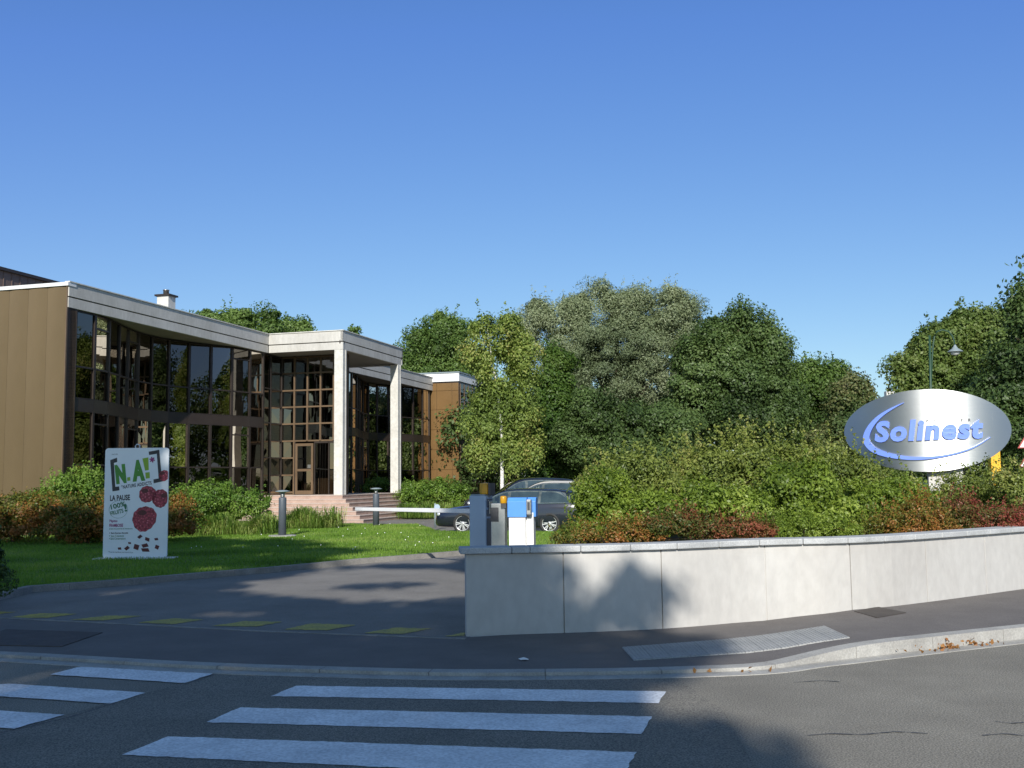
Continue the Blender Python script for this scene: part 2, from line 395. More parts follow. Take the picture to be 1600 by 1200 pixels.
def resample(P, step):
    P = [Vector(p) for p in P]; out = [P[0]]; acc = 0
    L = [0]
    for a, b in zip(P, P[1:]): L.append(L[-1]+(b-a).length)
    n = max(2, int(L[-1]/step)); res = []
    for i in range(n+1):
        s = L[-1]*i/n; j = 0
        while j < len(L)-2 and L[j+1] < s: j += 1
        t = (s-L[j])/max(1e-9, L[j+1]-L[j]); res.append(P[j].lerp(P[j+1], t))
    return res
def smooth(P, it=2):
    P = [Vector(p) for p in P]
    for _ in range(it):
        Q = [P[0]]
        for a, b in zip(P, P[1:]): Q += [a.lerp(b, .25), a.lerp(b, .75)]
        Q.append(P[-1]); P = Q
    return P
# pavement: fan between kerb back and wall foot / drain line
up = DR+WB[1:]
lo = resample(KB, .4); hi = resample([Vector((p.x, p.y+ (.15 if i >= len(DR) else 0), p.z)) for i, p in enumerate(up)], .4)
n = 260
lo = resample(KB, (sum((b-a).length for a, b in zip(KB, KB[1:])))/n)[:n]; 
# match by angle so that strips stay short
def at_x(P, x):
    for a, b in zip(P, P[1:]):
        if a.x <= x <= b.x: return a.lerp(b, (x-a.x)/max(1e-6, b.x-a.x))
    return P[-1] if x > P[-1].x else P[0]
mb = MB(); prev = None
for p in lo:
    q = at_x(up, p.x+.05)+Vector((0, .12, 0))
    if prev: mb.flat([prev[0], p, q, prev[1]])
    prev = (p, q)
def pz(x, y):
    a, b = at_x(KB, x), at_x(up, x); t = min(1, max(0, (y-a.y)/max(.01, b.y+.12-a.y))); return a.z*(1-t)+b.z*t
def GP(px, py):
    z = .05
    for _ in range(4): p = G(px, py, z); z = pz(p.x, p.y)
    return G(px, py, z)
pv = mb.build('pavement', M['pave']); pv['kind'] = 'structure'
# pavement kerb of separate stones, gutter strip
KS = smooth(KB, 2)
def offset_path(P, d):
    out = []
    for i, p in enumerate(P):
        t = (P[min(i+1, len(P)-1)]-P[max(i-1, 0)]); t.z = 0; t.normalize(); nrm = Vector((t.y, -t.x, 0))
        out.append(Vector(p)+nrm*d)
    return out
def stones(name, P, w0, w1, zt, zb, step, m, gap=.006):
    mb = MB(); R = resample(P, .1); A = offset_path(R, w0); B = offset_path(R, w1)
    k = max(1, int(step/.1)); i = 0
    while i < len(R)-1:
        j = min(i+k, len(R)-1)
        for a in range(i, j):
            g = (gap/.1) if a == i else 0
            p0, p1 = A[a].lerp(A[a+1], g), A[a+1]; q0, q1 = B[a].lerp(B[a+1], g), B[a+1]
            z0, z1 = zt(R[a]), zt(R[a+1])
            mb.add([(p0.x, p0.y, z0), (p1.x, p1.y, z1), (q1.x, q1.y, z1), (q0.x, q0.y, z0)], [(0, 1, 2, 3)])
            mb.add([(q0.x, q0.y, z0), (q1.x, q1.y, z1), (q1.x, q1.y, zb), (q0.x, q0.y, zb)], [(0, 1, 2, 3)])
            if a == i: mb.add([(p0.x, p0.y, z0), (q0.x, q0.y, z0), (q0.x, q0.y, zb), (p0.x, p0.y, zb)], [(0, 1, 2, 3)])
        i = j
    o = mb.build(name, m); o['kind'] = 'structure'; return o
stones('pavement_kerb', KS, 0, .16, lambda p: p.z+.006, -.02, 1.0, M['kerb'])
stones('gutter', KS, .165, .34, lambda p: .007, -.02, 2.0, M['kerb'])
# drain channel between driveway and pavement
DRs = [Vector((p.x, p.y, .03)) for p in DR]
stones('drain_channel', DRs, -.05, .03, lambda p: .036, .0, 1.0, M['kerbold'])
# driveway / yard asphalt: one sheet just above the road level
dr = [(p.x, p.y) for p in DR]
sheet('driveway', [*(dr), (WB[0].x+.1, WB[0].y+.3), (1.2, 14), (20, 22), (40, 30), (40, 75), (-60, 75), (-60, dr[0][1])], M['drive'], .022)
# newer asphalt patch on the road between the two crossings
pt = [G(332, 1056), G(620, 1058), G(1060, 1062), G(1130, 1110), G(1180, 1200), G(1250, 1400), G(-700, 1400), G(-250, 1215), G(0, 1147), G(180, 1096)]
sheet('road_patch', [(p.x, p.y) for p in pt], M['patch'], .0035)

# painted crossing: stripes with slightly worn outlines
def stripe(mb, px, z=.0075):
    P = [G(x, y) for x, y in px]; out = []
    for a, b in zip(P, P[1:]+P[:1]):
        k = max(2, int((b-a).length/.06))
        for i in range(k):
            p = a.lerp(b, i/k); out.append((p.x+random.uniform(-.008, .008), p.y+random.uniform(-.008, .008), z))
    mb.flat(out)
mb = MB()
for q in ([(423, 1089), (464, 1072.6), (1040, 1081.5), (1030, 1100)], [(322, 1130), (375, 1107), (1020, 1121), (1003, 1148)],
          [(192, 1181), (262, 1152), (994, 1177), (970, 1218)], [(20, 1250), (110, 1208), (960, 1243), (935, 1290)],
          [(78, 1055), (126, 1042.6), (332, 1054), (288, 1068.5)], [(-110, 1082), (14, 1069.4), (228, 1083.6), (173, 1100.7)],
          [(-160, 1125), (-50, 1108), (101, 1118.4), (22, 1140)]):
    stripe(mb, q)
z = mb.build('crossing_marking', M['paint']); z['kind'] = 'structure'
mb = MB()
for q in ([(-60, 961), (-10, 955), (26, 955.5), (-20, 961)], [(6, 965), (63, 957.8), (123, 958.4), (73, 964.8)], [(109, 968), (171, 961), (222, 962), (161, 969)],
          [(215, 972), (269, 965.7), (320, 967.3), (269, 974.6)], [(328, 977.5), (386, 969.8), (441, 971), (400, 978.5)],
          [(444, 983), (486, 973.6), (557, 975.8), (512, 984)], [(566, 988.8), (619, 980), (674, 981.5), (631, 989.5)], [(693, 993.5), (722, 988), (727, 987.8), (727, 993)]):
    P = [G(x, y, .03) for x, y in q]
    out = []
    for a, b in zip(P, P[1:]+P[:1]):
        k = max(2, int((b-a).length/.05))
        out += [(*(a.lerp(b, i/k)+Vector((random.uniform(-.02, .02), random.uniform(-.02, .02), 0)))[:2], .0265) for i in range(k)]
    mb.flat(out)
z = mb.build('yellow_marking', M['yellow']); z['kind'] = 'structure'

# tar-filled cracks in the carriageway
M['tar'] = mat('tar_seal', (.05, .05, .05), (.09, .088, .085), 8, .6)
mb = MB()
for path in ([(1262, 1150), (1300, 1147), (1345, 1149), (1400, 1144), (1450, 1147)], [(1555, 1128), (1580, 1131), (1640, 1127)], [(1535, 1150), (1570, 1147), (1605, 1151)], [(1240, 1067), (1285, 1064), (1312, 1066)],
             [(0, 1146), (60, 1133), (110, 1121), (180, 1099)], [(289, 1070), (320, 1060), (334, 1055)]):
    pp = resample([G(x, y) for x, y in path], .05); 
    for a, b in zip(pp, pp[1:]):
        w = random.uniform(.003, .011); d = (b-a).normalized(); n_ = Vector((-d.y, d.x, 0))*w
        mb.flat([(*(a+n_)[:2], .0052), (*(a-n_)[:2], .0052), (*(b-n_)[:2], .0052), (*(b+n_)[:2], .0052)])
z = mb.build('road_crack', M['tar']); z['kind'] = 'structure'
# tactile slab with ribs, covers
def quad_slab(px, ribs, label, cat, m, name, n=24):
    P = [GP(x, y) for x, y in px]; c = sum(P, Vector())/4; mb = MB()      # corners: near-left, far-left... as a ring
    def strip(t0, t1, h, zb):
        a0, b0 = P[0].lerp(P[3], t0), P[1].lerp(P[2], t0); a1, b1 = P[0].lerp(P[3], t1), P[1].lerp(P[2], t1)
        mb.prism([(a0.x-c.x, a0.y-c.y), (b0.x-c.x, b0.y-c.y), (b1.x-c.x, b1.y-c.y), (a1.x-c.x, a1.y-c.y)], lambda x, y: pz(x+c.x, y+c.y)-c.z+zb, lambda x, y: pz(x+c.x, y+c.y)-c.z+h)
    for i in range(n): strip(i/n+.0008, (i+1)/n-.0008, .009, -.03)
    for i in range(ribs): strip((i+.25)/ribs, (i+.7)/ribs, .0125, .0091)
    o = mb.build(name, m); o.location = c; tag(o, label, cat); return o
quad_slab([(972, 1012.5), (990, 1032.5), (1328, 997), (1289, 979)], 60, 'long ribbed grey tactile slab set into the pavement before the retaining wall', 'paving slab', M['tact'], 'tactile_paving')
quad_slab([(1335, 956), (1370, 966), (1416, 958), (1372, 949)], 0, 'small dark access cover in the pavement against the foot of the retaining wall', 'access cover', M['iron'], 'access_cover', 2)
quad_slab([(-60, 1008), (96, 1011), (160, 989), (10, 984)], 0, 'large rusty brown access cover in the shaded pavement at the left edge', 'access cover', M['iron'], 'access_cover', 3)

# ------------------------------------------------------------------ lawn with its kerb, beds
front_px = [(-700, 1010), (-200, 958), (-40, 934), (41, 915.5), (184, 905.5), (317, 894), (420, 886), (558, 873), (634, 867.3), (717, 860.5), (793, 854)]
LF = [G(x, y, .12) for x, y in front_px]+[Vector(p) for p in ((1.6, 25.9, .12), (4.5, 27.2, .12), (9, 28.6, .12), (20, 31, .12))]
stones('lawn_kerb', LF, 0, .13, lambda p: .125, .0, 1.0, M['kerbold'])
back = [(20, 33), (3, 32.2), (-1.6, 32.3), (-2.5, 33.2), (-3.0, 36.0), (-3.6, 38.6), (-8.4, 39.9), (-8.8, 41), (-9.2, 45), (-11, 60), (-50, 60), (-50, LF[0].y)]
def lawn_z(x, y): return .11
lawn_poly = [(p.x, p.y) for p in LF]+back
sheet('lawn', lawn_poly, M['lawn'], .11)
bed2 = [(-4.5, 47), (-2.3, 47.5), (-2.0, 53), (1, 60), (1, 68), (-6, 68), (-6.5, 52)]
sheet('soil_bed', bed2, M['soil'], .06)
def inside(poly, X, Y):
    poly = np.array(poly); c = np.zeros(len(X), bool); j = len(poly)-1
    for i in range(len(poly)):
        xi, yi = poly[i]; xj, yj = poly[j]
        c ^= ((yi > Y) != (yj > Y)) & (X < (xj-xi)*(Y-yi)/((yj-yi) if yj != yi else 1e-9)+xi); j = i
    return c
# grass blades over the visible lawn
def grass(name, poly, n, h, w, z, bias, leafm, kind='stuff', box=None, lean=.35):
    P = np.array(poly); x0, y0 = (P.min(0) if box is None else box[:2]); x1, y1 = (P.max(0) if box is None else box[2:])
    X = rng.uniform(x0, x1, n*3); Y = y0+(y1-y0)*rng.uniform(0, 1, n*3)**bias
    k = inside(poly, X, Y) & (np.abs(X) < Y*.62+1); X, Y = X[k][:n], Y[k][:n]; k = len(X)
    hh = h*rng.uniform(.4, 1.25, k)*(1+.35*np.sin(X*1.7)*np.cos(Y*1.3)); a = rng.uniform(0, 2*pi, k)
    V = np.empty((k, 3, 3)); dx, dy = np.cos(a)*w, np.sin(a)*w
    V[:, 0] = np.stack([X-dx, Y-dy, np.full(k, z-.01)], 1); V[:, 1] = np.stack([X+dx, Y+dy, np.full(k, z-.01)], 1)
    V[:, 2] = np.stack([X+rng.normal(size=k)*hh*lean, Y+rng.normal(size=k)*hh*lean, z+hh], 1)
    me = fast_mesh(name, V.reshape(-1, 3), 3); o = link(name, me, None, [M[leafm]]); o['kind'] = kind
    return o
M['grassb'] = leaf_mat('grass_blades', [(.08, .15, .015), (.14, .26, .03), (.20, .33, .045), (.30, .38, .09)], .35, .5, .35)
grass('lawn_grass', lawn_poly, 150000, .055, .011, .11, 1.5, 'grassb', box=(-15, 14, 1.5, 41))
# daisies
mb = MB()
for _ in range(45):
    x, y = random.uniform(-8, 0), random.uniform(23.5, 38)
    if inside(lawn_poly, np.array([x]), np.array([y]))[0]:
        r = .012; mb.flat([(x+r*cos(a), y-r*.3+r*sin(a)*.5, .17+r*sin(a)) for a in (0, 1, 2, 3, 4, 5)])
o = mb.build('lawn_daisies', M['white']); o['kind'] = 'stuff'

# ================================================================== RETAINING WALL
WS = smooth(WB, 2)
rootw = empty('retaining_wall', (WS[0].x, WS[0].y, 0), 0, 'pale concrete retaining wall with grey coping stones, curving to the right along the pavement', 'wall')
def walk(P, s):
    acc = 0
    if s < 0: return P[0]+(P[0]-P[1]).normalized()*(-s)
    for a, b in zip(P, P[1:]):
        L = (b-a).length
        if acc+L >= s: return a.lerp(b, (s-acc)/L)
        acc += L
    return P[-1]
WL = sum((b-a).length for a, b in zip(WS, WS[1:]))
def wall_piece(s0, s1, off0, off1, z0, z1, name, m, bev=0, nn=6):
    mb = MB(); o = rootw.location
    P = [walk(WS, s0+(s1-s0)*i/nn) for i in range(nn+1)]
    ins, outs = [], []
    for i in range(nn+1):
        s = s0+(s1-s0)*i/nn; t = walk(WS, min(WL, s+.02))-walk(WS, s-.02); t.z = 0; t.normalize(); nn_ = Vector((-t.y, t.x, 0))
        outs.append(walk(WS, s)+nn_*off0); ins.append(walk(WS, s)+nn_*off1)
    poly = [(p.x-o.x, p.y-o.y) for p in outs]+[(p.x-o.x, p.y-o.y) for p in reversed(ins)]
    mb.prism(poly, z0, z1); ob = mb.build(name, m, rootw, bev)
    return ob
joints = [0]
for x, y in ((883, 989), (1040, 983), (1194, 969), (1339, 954)):
    p = G(x, y, zp(x)); best = min(range(int(WL*50)), key=lambda i: (walk(WS, i/50)-p).length); joints.append(best/50)
while joints[-1] < WL-1.5: joints.append(joints[-1]+1.35)
for a, b in zip(joints, joints[1:]): wall_piece(a+.006, b-.006, 0, .2, -.05, .90, 'wall_panel', M['wallc'], .004)
s = -.06; i = 0
wall_piece(.02, WL-.2, .02, .18, -.05, .885, 'wall_core', M['wallc'], 0, 60)
while s < WL-.8:
    st = .565 if i not in (1,) else .2
    wall_piece(max(s, -.06)+.003, s+st-.003, -.055, .27, .905, .975, 'coping_stone', M['cope'], .012, 2); s += st; i += 1

# planting bed behind the wall
bedpoly = [(WS[0].x+.9, WS[0].y+.35)]
for i in range(1, 30):
    s = .9+(WL-1)*i/29; p = walk(WS, s); t = walk(WS, min(WL, s+.02))-walk(WS, s-.02); t.normalize(); bedpoly.append((p.x-t.y*.16, p.y+t.x*.16))
bedpoly += [(26, 33), (15, 27.5), (9, 23.5), (3.5, 20.5), (1.4, 17), (.6, 13.5)]
mb = MB(); mb.prism(bedpoly, .0, lambda x, y: .90 if y < 30 else .3); o = mb.build('planting_bed', M['soil']); o['kind'] = 'structure'

# ================================================================== OFFICE BUILDING  (local x = outwards, local y = along the facade)
BA = radians(-16.0)
B = empty('office_building', (-14.52, 33.24, 0), BA, 'two-storey bronze glass office building with pale concrete roof fascia and columned entrance portico', 'office building')
def rec(s, s0, s1):
    if s <= s0 or s >= s1: return 0.0
    return 1.42*sin(pi*(s-s0)/(s1-s0))**2
def fac(s):
    if s < 16: return -.12-rec(s, .9, 12.6)
    return -.12-rec(s, 21.6, 33.3)
ZG, ZT = 1.15, 7.55
# end wall with ribbed cladding: broad sheets, each a part with fine ribs
def ribbed(x0, x1, ycoord, z0, z1, name):
    mb = MB(); nr = 20; prev = None
    for i in range(nr*4+1):
        t = i/(nr*4); x = x0+(x1-x0)*t; y = ycoord-.030*(1-(2*t-1)**2)-(.006 if i % 4 in (1, 2) else 0)
        if prev: mb.flat([(prev[0], prev[1], z0), (x, y, z0), (x, y, z1), (prev[0], prev[1], z1)])
        prev = (x, y)
    return mb.build(name, M['brown'], B)
x = -.08
while x > -16:
    ribbed(x-.76, x, -.02, .1, 8.22, 'cladding_panel'); x -= .765
mb = MB(); mb.box(-16, -.04, 0, .42, 0, 8.2); mb.build('end_wall', M['dbronze'], B)
mb = MB(); mb.box(-.08, -.04, -.06, .44, 0, 8.3); mb.build('corner_trim', M['bronze'], B)
mb = MB(); mb.box(-16, .02, -.1, .3, 8.24, 8.36); mb.build('wall_coping', M['trim'], B)
# fascia runs: polyline of (x,y), outward side = right of travel
def fascia(p, q, trim=True):
    d = Vector((q[0]-p[0], q[1]-p[1])).normalized(); 
    mb = MB(); mb.obox(p, q, .12, 7.90, 8.36, 0, .06); mb.build('upper_fascia', M['conc'], B, .006)
    mb = MB(); mb.obox(p, q, .12, 7.53, 7.86, 0, .075); mb.build('lower_fascia', M['conc'], B, .006)
    mb = MB(); mb.obox(p, q, .06, 7.8, 7.95, 0, .14); mb.build('fascia_groove', M['dbronze'], B)
    mb = MB(); mb.obox((p[0]-d.x*.02, p[1]-d.y*.02), (q[0]+d.x*.02, q[1]+d.y*.02), .2, 8.363, 8.40, 0, .06); mb.build('roof_trim', M['colc'], B)
X1 = 3.65
fascia((0, -.02), (0, 13.0)); fascia((.0, 13.0), (X1, 13.0)); fascia((X1, 13.0), (X1, 19.95)); fascia((X1, 19.95), (0, 19.95)); fascia((0, 19.95), (0, 34.1))
mb = MB(); mb.box(-1.9, -.13, .42, 34, 7.56, 7.7); mb.box(-.13, X1-.13, 13.14, 19.8, 7.57, 7.72); mb.build('soffit', M['soffit'], B)
mb = MB(); mb.box(-15.9, -.14, .3, 34, 8.05, 8.2); mb.box(-.14, X1-.14, 13.15, 19.8, 8.05, 8.2); mb.build('roof', M['roofm'], B)
# columns
for cy in (13.02, 19.35):
    mb = MB(); mb.box(X1-.42, X1-.005, cy, cy+.36, 1.152, 7.53); mb.box(X1-.005, X1+.02, cy+.24, cy+.34, 1.152, 7.53); mb.build('column', M['colc'], B, .01)
# interior
mb = MB()
mb.box(-7, -6.9, .5, 34, 0, 7.5); mb.box(-7, -1.7, .5, 34, 1.0, 1.14); mb.box(-7, -1.75, .5, 34, 4.25, 4.5)
for y in (4.2, 8.5, 12.7, 19.5, 23.5, 28.0, 33.7): mb.box(-7, -2.2, y, y+.12, 1.14, 7.5)
mb.build('interior_wall', M['inner'], B)

def win(p, q, levels, mullw=.055, transom=.055, framem='dbronze', glass='glass', name='window', open_at=None):
    """one glazed bay between plan points p,q; levels = rails (z list)"""
    p, q = Vector(p), Vector(q); mb = MB(); d = (q-p).normalized()
    mb.obox(p, p+d*mullw, .11, levels[0], levels[-1], 0, 0)
    mb.obox(q-d*mullw, q, .11, levels[0], levels[-1], 0, 0)
    for z in levels: mb.obox(p+d*mullw, q-d*mullw, .09, z-transom/2 if z != levels[0] else z, z+transom/2 if z != levels[-1] else z, 0, 0)
    fr = mb.build(name, M[framem], B)
    n = Vector((d.y, -d.x)); t1, t2 = random.uniform(-.006, .006), random.uniform(-.006, .006)
    mb = MB(); lv = levels
    for z0, z1 in zip(lv, lv[1:]):
        j = random.uniform(-.004, .004); k = random.uniform(-.004, .004)
        a = p+d*mullw; b = q-d*mullw
        mb.flat([(a.x+n.x*j, a.y+n.y*j, z0), (b.x-n.x*j, b.y-n.y*j, z0), (b.x+n.x*k, b.y+n.y*k, z1), (a.x-n.x*k, a.y-n.y*k, z1)])
    mb.build('pane', M[glass], fr)
    return fr
def facade(s0, s1, n, hop, blinds):
    ys = [s0+(s1-s0)*i/n for i in range(n+1)]
    for i in range(n):
        p, q = (fac(ys[i]), ys[i]), (fac(ys[i+1]), ys[i+1])
        lo = [ZG-.55, 2.38, 4.17] if i not in hop else [ZG-.55, 2.38, 3.77, 4.17]
        up = [4.58, 5.64, 7.5] if i not in hop else [4.58, 5.64, 7.05, 7.5]
        win(p, q, lo); win(p, q, up)
        mb = MB(); mb.obox(p, q, .06, 4.172, 4.578, 0, -.01); mb.build('spandrel', M['spandrel'], B)
        pi_, qi = (p[0]-.35, p[1]), (q[0]-.35, q[1])
        b = blinds.get(i)
        if b:
            for kind, z0, z1 in b:
                mb = MB()
                if kind == 'v':
                    P, Q = Vector(pi_), Vector(qi); m = 9
                    for j in range(m):
                        a = P.lerp(Q, (j+.1)/m); c = P.lerp(Q, (j+.78)/m); mb.obox(a, c, .01, z0, z1, 0, 0)
                    mb.build('vertical_blind', M['blind'], B)
                else:
                    mb.obox(pi_, qi, .01, z0, z1, 0, 0); mb.build('roller_blind', M['greyblind'], B)
facade(.45, 12.75, 12, (1, 4, 10), {5: [('g', 6.3, 7.4)], 6: [('v', 4.6, 5.4), ('g', 5.9, 7.3)], 7: [('v', 4.6, 5.5), ('g', 5.7, 7.4)], 8: [('v', 4.6, 5.5), ('g', 6.4, 7.4), ('v', .8, 2.2)],
                                    9: [('v', 4.6, 5.5), ('v', .8, 2.2)], 10: [('v', 4.6, 5.5)], 11: [('g', 5.6, 7.4)], 2: [('v', 1.2, 3.9)], 3: [('v', 1.2, 4.0)]})
facade(21.0, 33.7, 12, (3, 8), {0: [('v', 4.6, 7.4)], 2: [('v', 4.6, 5.5)], 5: [('g', 5.0, 7.4), ('v', .8, 3.9)], 6: [('g', 4.7, 7.4)], 8: [('v', 4.6, 7.3)], 9: [('v', 4.6, 7.2)], 10: [('v', .9, 4.0)]})
# reveal beside the end wall, flush glazing by the porch
win((-.12, .42), (-.12, .45+.0), [.6, 7.5], mullw=.01)
win((-.14, 12.78), (-.3, 13.7), [1.15, 2.84, 4.41, 5.96, 7.5]); win((-.3, 13.7), (-.3, 14.75), [1.15, 2.05, 2.84, 3.62, 4.41, 5.19, 5.96, 6.76, 7.5])
# entrance screen: a grid of bronze bars
ES = 14.8; xs = [-.3+.665*i for i in range(6)]; zs = [1.27, 2.05, 2.84, 3.62, 4.41, 5.19, 5.96, 6.76, 7.5]
bars = [(x0, z0) for x0 in xs for z0 in zs]
mb = MB()
for x0 in xs:
    z0 = 1.152 if x0 in (xs[0], xs[1], xs[5]) else 3.62
    mb.box(x0-.035, x0+.035, ES-.06, ES+.05, z0, 7.56)
for i in range(5):
    for z0 in zs:
        if i > 0 and z0 < 3.5: continue
        mb.box(xs[i]+.036, xs[i+1]-.036, ES-.055, ES+.045, z0-.035, z0+.035)
mb.box(xs[0]+.036, xs[1]-.036, ES-.055, ES+.045, 1.152, 1.2)
sc = mb.build('entrance_screen', M['bronze'], B)
mb = MB()
for i in range(5):
    for z0, z1 in zip([1.16]+zs[1:], zs[1:]):
        if i > 0 and z0 < 3.5: continue
        j = random.uniform(-.004, .004)
        mb.flat([(xs[i]+.03, ES+j, z0), (xs[i+1]-.03, ES-j, z0), (xs[i+1]-.03, ES+j, z1), (xs[i]+.03, ES-j, z1)])
mb.build('pane', M['glass2'], sc)
# door leaf
dx0, dx1 = xs[1]+.09, xs[1]+.99
mb = MB()
for a, b, z0, z1 in ((dx0, dx0+.1, 1.17, 3.5), (dx1-.1, dx1, 1.17, 3.5), (dx0+.1, dx1-.1, 3.38, 3.5), (dx0+.1, dx1-.1, 1.17, 1.34), (dx0+.1, dx1-.1, 2.22, 2.33)):
    mb.box(a, b, ES-.07, ES-.01, z0, z1)
dr_ = mb.build('door', M['bronze'], B)
mb = MB(); mb.flat([(dx0+.09, ES-.03, 1.3), (dx1-.09, ES-.03, 1.3), (dx1-.09, ES-.03, 3.4), (dx0+.09, ES-.03, 3.4)]); mb.build('pane', M['glass2'], dr_)
mb = MB(); mb.box(dx1-.26, dx1-.1, ES-.1, ES-.072, 2.36, 2.52); mb.build('handle', M['steel'], dr_)
# side lights beside the door
mb = MB()
for a in (dx1+.03, dx1+.75, xs[5]-.07): mb.box(a, a+.05, ES-.04, ES+.03, 1.153, 3.583)
mb.box(dx1+.081, xs[5]-.071, ES-.04, ES+.03, 3.50, 3.583); mb.box(xs[1]+.036, dx0-.003, ES-.05, ES+.03, 1.153, 3.583)
sl = mb.build('side_light', M['dbronze'], B)
mb = MB(); mb.flat([(dx1+.08, ES, 1.16), (xs[5]-.07, ES, 1.16), (xs[5]-.07, ES, 3.5), (dx1+.08, ES, 3.5)]); mb.build('pane', M['glass2'], sl)
# slanting lobby side
win((xs[5]+.02, ES+.02), (1.4, 17.0), zs[:1]+zs[2::2], framem='dbronze', glass='glass2'); win((1.4, 17.0), (-.3, 19.6), zs[:1]+zs[2::2], framem='dbronze', glass='glass2')
win((-.3, 19.65), (-.12, 21.0), [1.15, 2.84, 4.41, 5.96, 7.5])
# reception furniture behind the glass
mb = MB(); mb.box(1.0, 2.2, 15.6, 16.1, 1.16, 1.9); mb.box(.2, .9, 15.8, 16.2, 1.16, 1.75); mb.build('reception_desk', M['blind'], B)
# spandrel frame by right facade shed roof
# landing and steps
for k in range(7):
    z1 = 1.15-.165*k; o_ = .30*k
    mb = MB(); mb.box(-.3, X1+.03+o_, 12.95-o_, 20.1+k*.002, z1-.165 if k < 6 else -.02, z1-.035); st = mb.build('step', M['granite'], B)
    mb = MB(); mb.box(-.31, X1+.05+o_, 12.93-o_, 20.12+k*.002, z1-.035, z1); mb.build('tread', M['granite_top'], st, .006)
# chimney on the roof
mb = MB(); mb.box(-5.3, -4.7, 12.2, 12.75, 8.2, 10.3); ch = mb.build('chimney', M['colc'], B)
mb = MB(); mb.box(-5.39, -4.61, 12.12, 12.83, 10.3, 10.38); mb.build('chimney_cap', M['dbronze'], ch)
mb = MB(); mb.lathe([(.13, 10.38), (.13, 10.58), (.15, 10.59), (.15, 10.62)], (-5.0, 12.45, 0), 14); mb.build('flue', M['steel'], ch)
mb = MB(); mb.lathe([(.05, 8.3), (.05, 9.0)], (-6.5, 10.5, 0), 8); mb.lathe([(.13, 8.98), (.1, 9.1), (0.001, 9.12)], (-6.5, 10.5, 0), 10); mb.build('vent_pipe', M['steel'], B)

# annex: bronze tiled wing with a white fascia
A = empty('annex_building', B.matrix_basis @ Vector((0, 34.1, 0)), BA, 'bronze panelled annex wing with bright white roof fascia at the far end of the offices', 'building')
AX = 1.75
zr = [.3, 1.15, 2.43, 3.71, 5.0, 6.28, 7.5, 8.0]
xc = [-.5, .25, 1.3, AX]
for i in range(3):
    for z0, z1 in zip(zr, zr[1:]):
        mb = MB(); mb.box(xc[i]+.008, xc[i+1]-.008, .0, .05, z0+.008, z1-.008); mb.build('wall_panel', M['tile'], A, .004)
mb = MB(); mb.box(-6, AX-.01, .03, 14, 0, 8.05); mb.build('wall', M['dbronze'], A)
mb = MB(); mb.box(-1.6, AX+.06, -.08, 14, 8.08, 8.62); mb.build('fascia', M['white'], A, .01)
mb = MB(); mb.box(-6, AX+.12, -.14, 14.1, 8.622, 8.70); mb.build('roof_edge', M['zinc'], A)
for i in range(16):
    y = .25+i*.85
    for z0, z1 in ((.9, 2.35), (2.4, 4.0), (4.45, 6.1), (6.15, 7.95)):
        mb = MB(); mb.box(AX, AX+.05, y, y+.07, z0, z1); mb.box(AX, AX+.05, y+.78, y+.84, z0, z1); mb.box(AX, AX+.05, y+.07, y+.78, z0, z0+.05)
        w_ = mb.build('window', M['bronze'], A)
        mb = MB(); mb.flat([(AX+.02, y+.07, z0+.05), (AX+.02, y+.78, z0+.05), (AX+.02, y+.78, z1), (AX+.02, y+.07, z1)]); mb.build('pane', M['glass'], w_)
# taller brown block standing behind the offices
R_ = empty('storage_block', B.matrix_basis @ Vector((-6.2, 2, 0)), BA, 'taller brown sheet-metal block rising behind the flat roof at the left edge', 'building')
mb = MB(); mb.box(-14, 0, 0, 26, 8, 9.9)
R1 = mb.build('wall', M['brownroof'], R_)
mb = MB(); mb.box(-14.2, .12, -.12, 26.2, 9.9, 10.02); mb.build('roof_edge', M['dbronze'], R_)
mb = MB()
for i in range(60): mb.box(.0, .02, .1+i*.43, .14+i*.43, 8.2, 9.89)
mb.build('wall_rib', M['brownroof'], R_)

# ================================================================== BILLBOARD
def text_mesh(txt, bold=0.0, shear=0.0, depth=0.0, spacing=1.0, res=3):
    cu = bpy.data.curves.new('t', 'FONT'); cu.body = txt; cu.size = 1; cu.offset = bold; cu.shear = shear; cu.extrude = depth
    cu.space_character = spacing; cu.resolution_u = res
    ob = bpy.data.objects.new('t', cu); COL.objects.link(ob)
    dg = bpy.context.evaluated_depsgraph_get(); me = bpy.data.meshes.new_from_object(ob.evaluated_get(dg))
    bpy.data.objects.remove(ob); bpy.data.curves.remove(cu); me.materials.clear()
    return me
def fit_text(parent, txt, u0, v0, u1, v1, y, m, rot=0, bold=.0, shear=0, depth=0.0, spacing=1.0, name='lettering', surf=None):
    """text fitted to a box in the parent's x/z plane, facing -y"""
    me = text_mesh(txt, bold, shear, depth*.5, spacing)
    co = np.empty(len(me.vertices)*3, np.float32); me.vertices.foreach_get('co', co); co = co.reshape(-1, 3)
    mn, mx = co.min(0), co.max(0); c = (mn+mx)/2
    x = (co[:, 0]-c[0])/(mx[0]-mn[0])*(u1-u0); zz = (co[:, 1]-c[1])/(mx[1]-mn[1])*(v1-v0)
    X = x*cos(rot)-zz*sin(rot)+(u0+u1)/2; Z = x*sin(rot)+zz*cos(rot)+(v0+v1)/2
    Y = (np.full_like(X, y) if surf is None else surf(X, Z)) - co[:, 2]
    me.vertices.foreach_set('co', np.stack([X, Y, Z], 1).astype(np.float32).ravel()); me.update()
    o = link(name, me, parent, [m])
    me.polygons.foreach_set('use_smooth', [False]*len(me.polygons))
    return o
M['ink'] = mat('black_print', (.02, .022, .03), (.035, .035, .05), 12, .4)
M['green1'] = mat('dark_green_print', (.045, .22, .03), (.10, .36, .04), 3, .4)
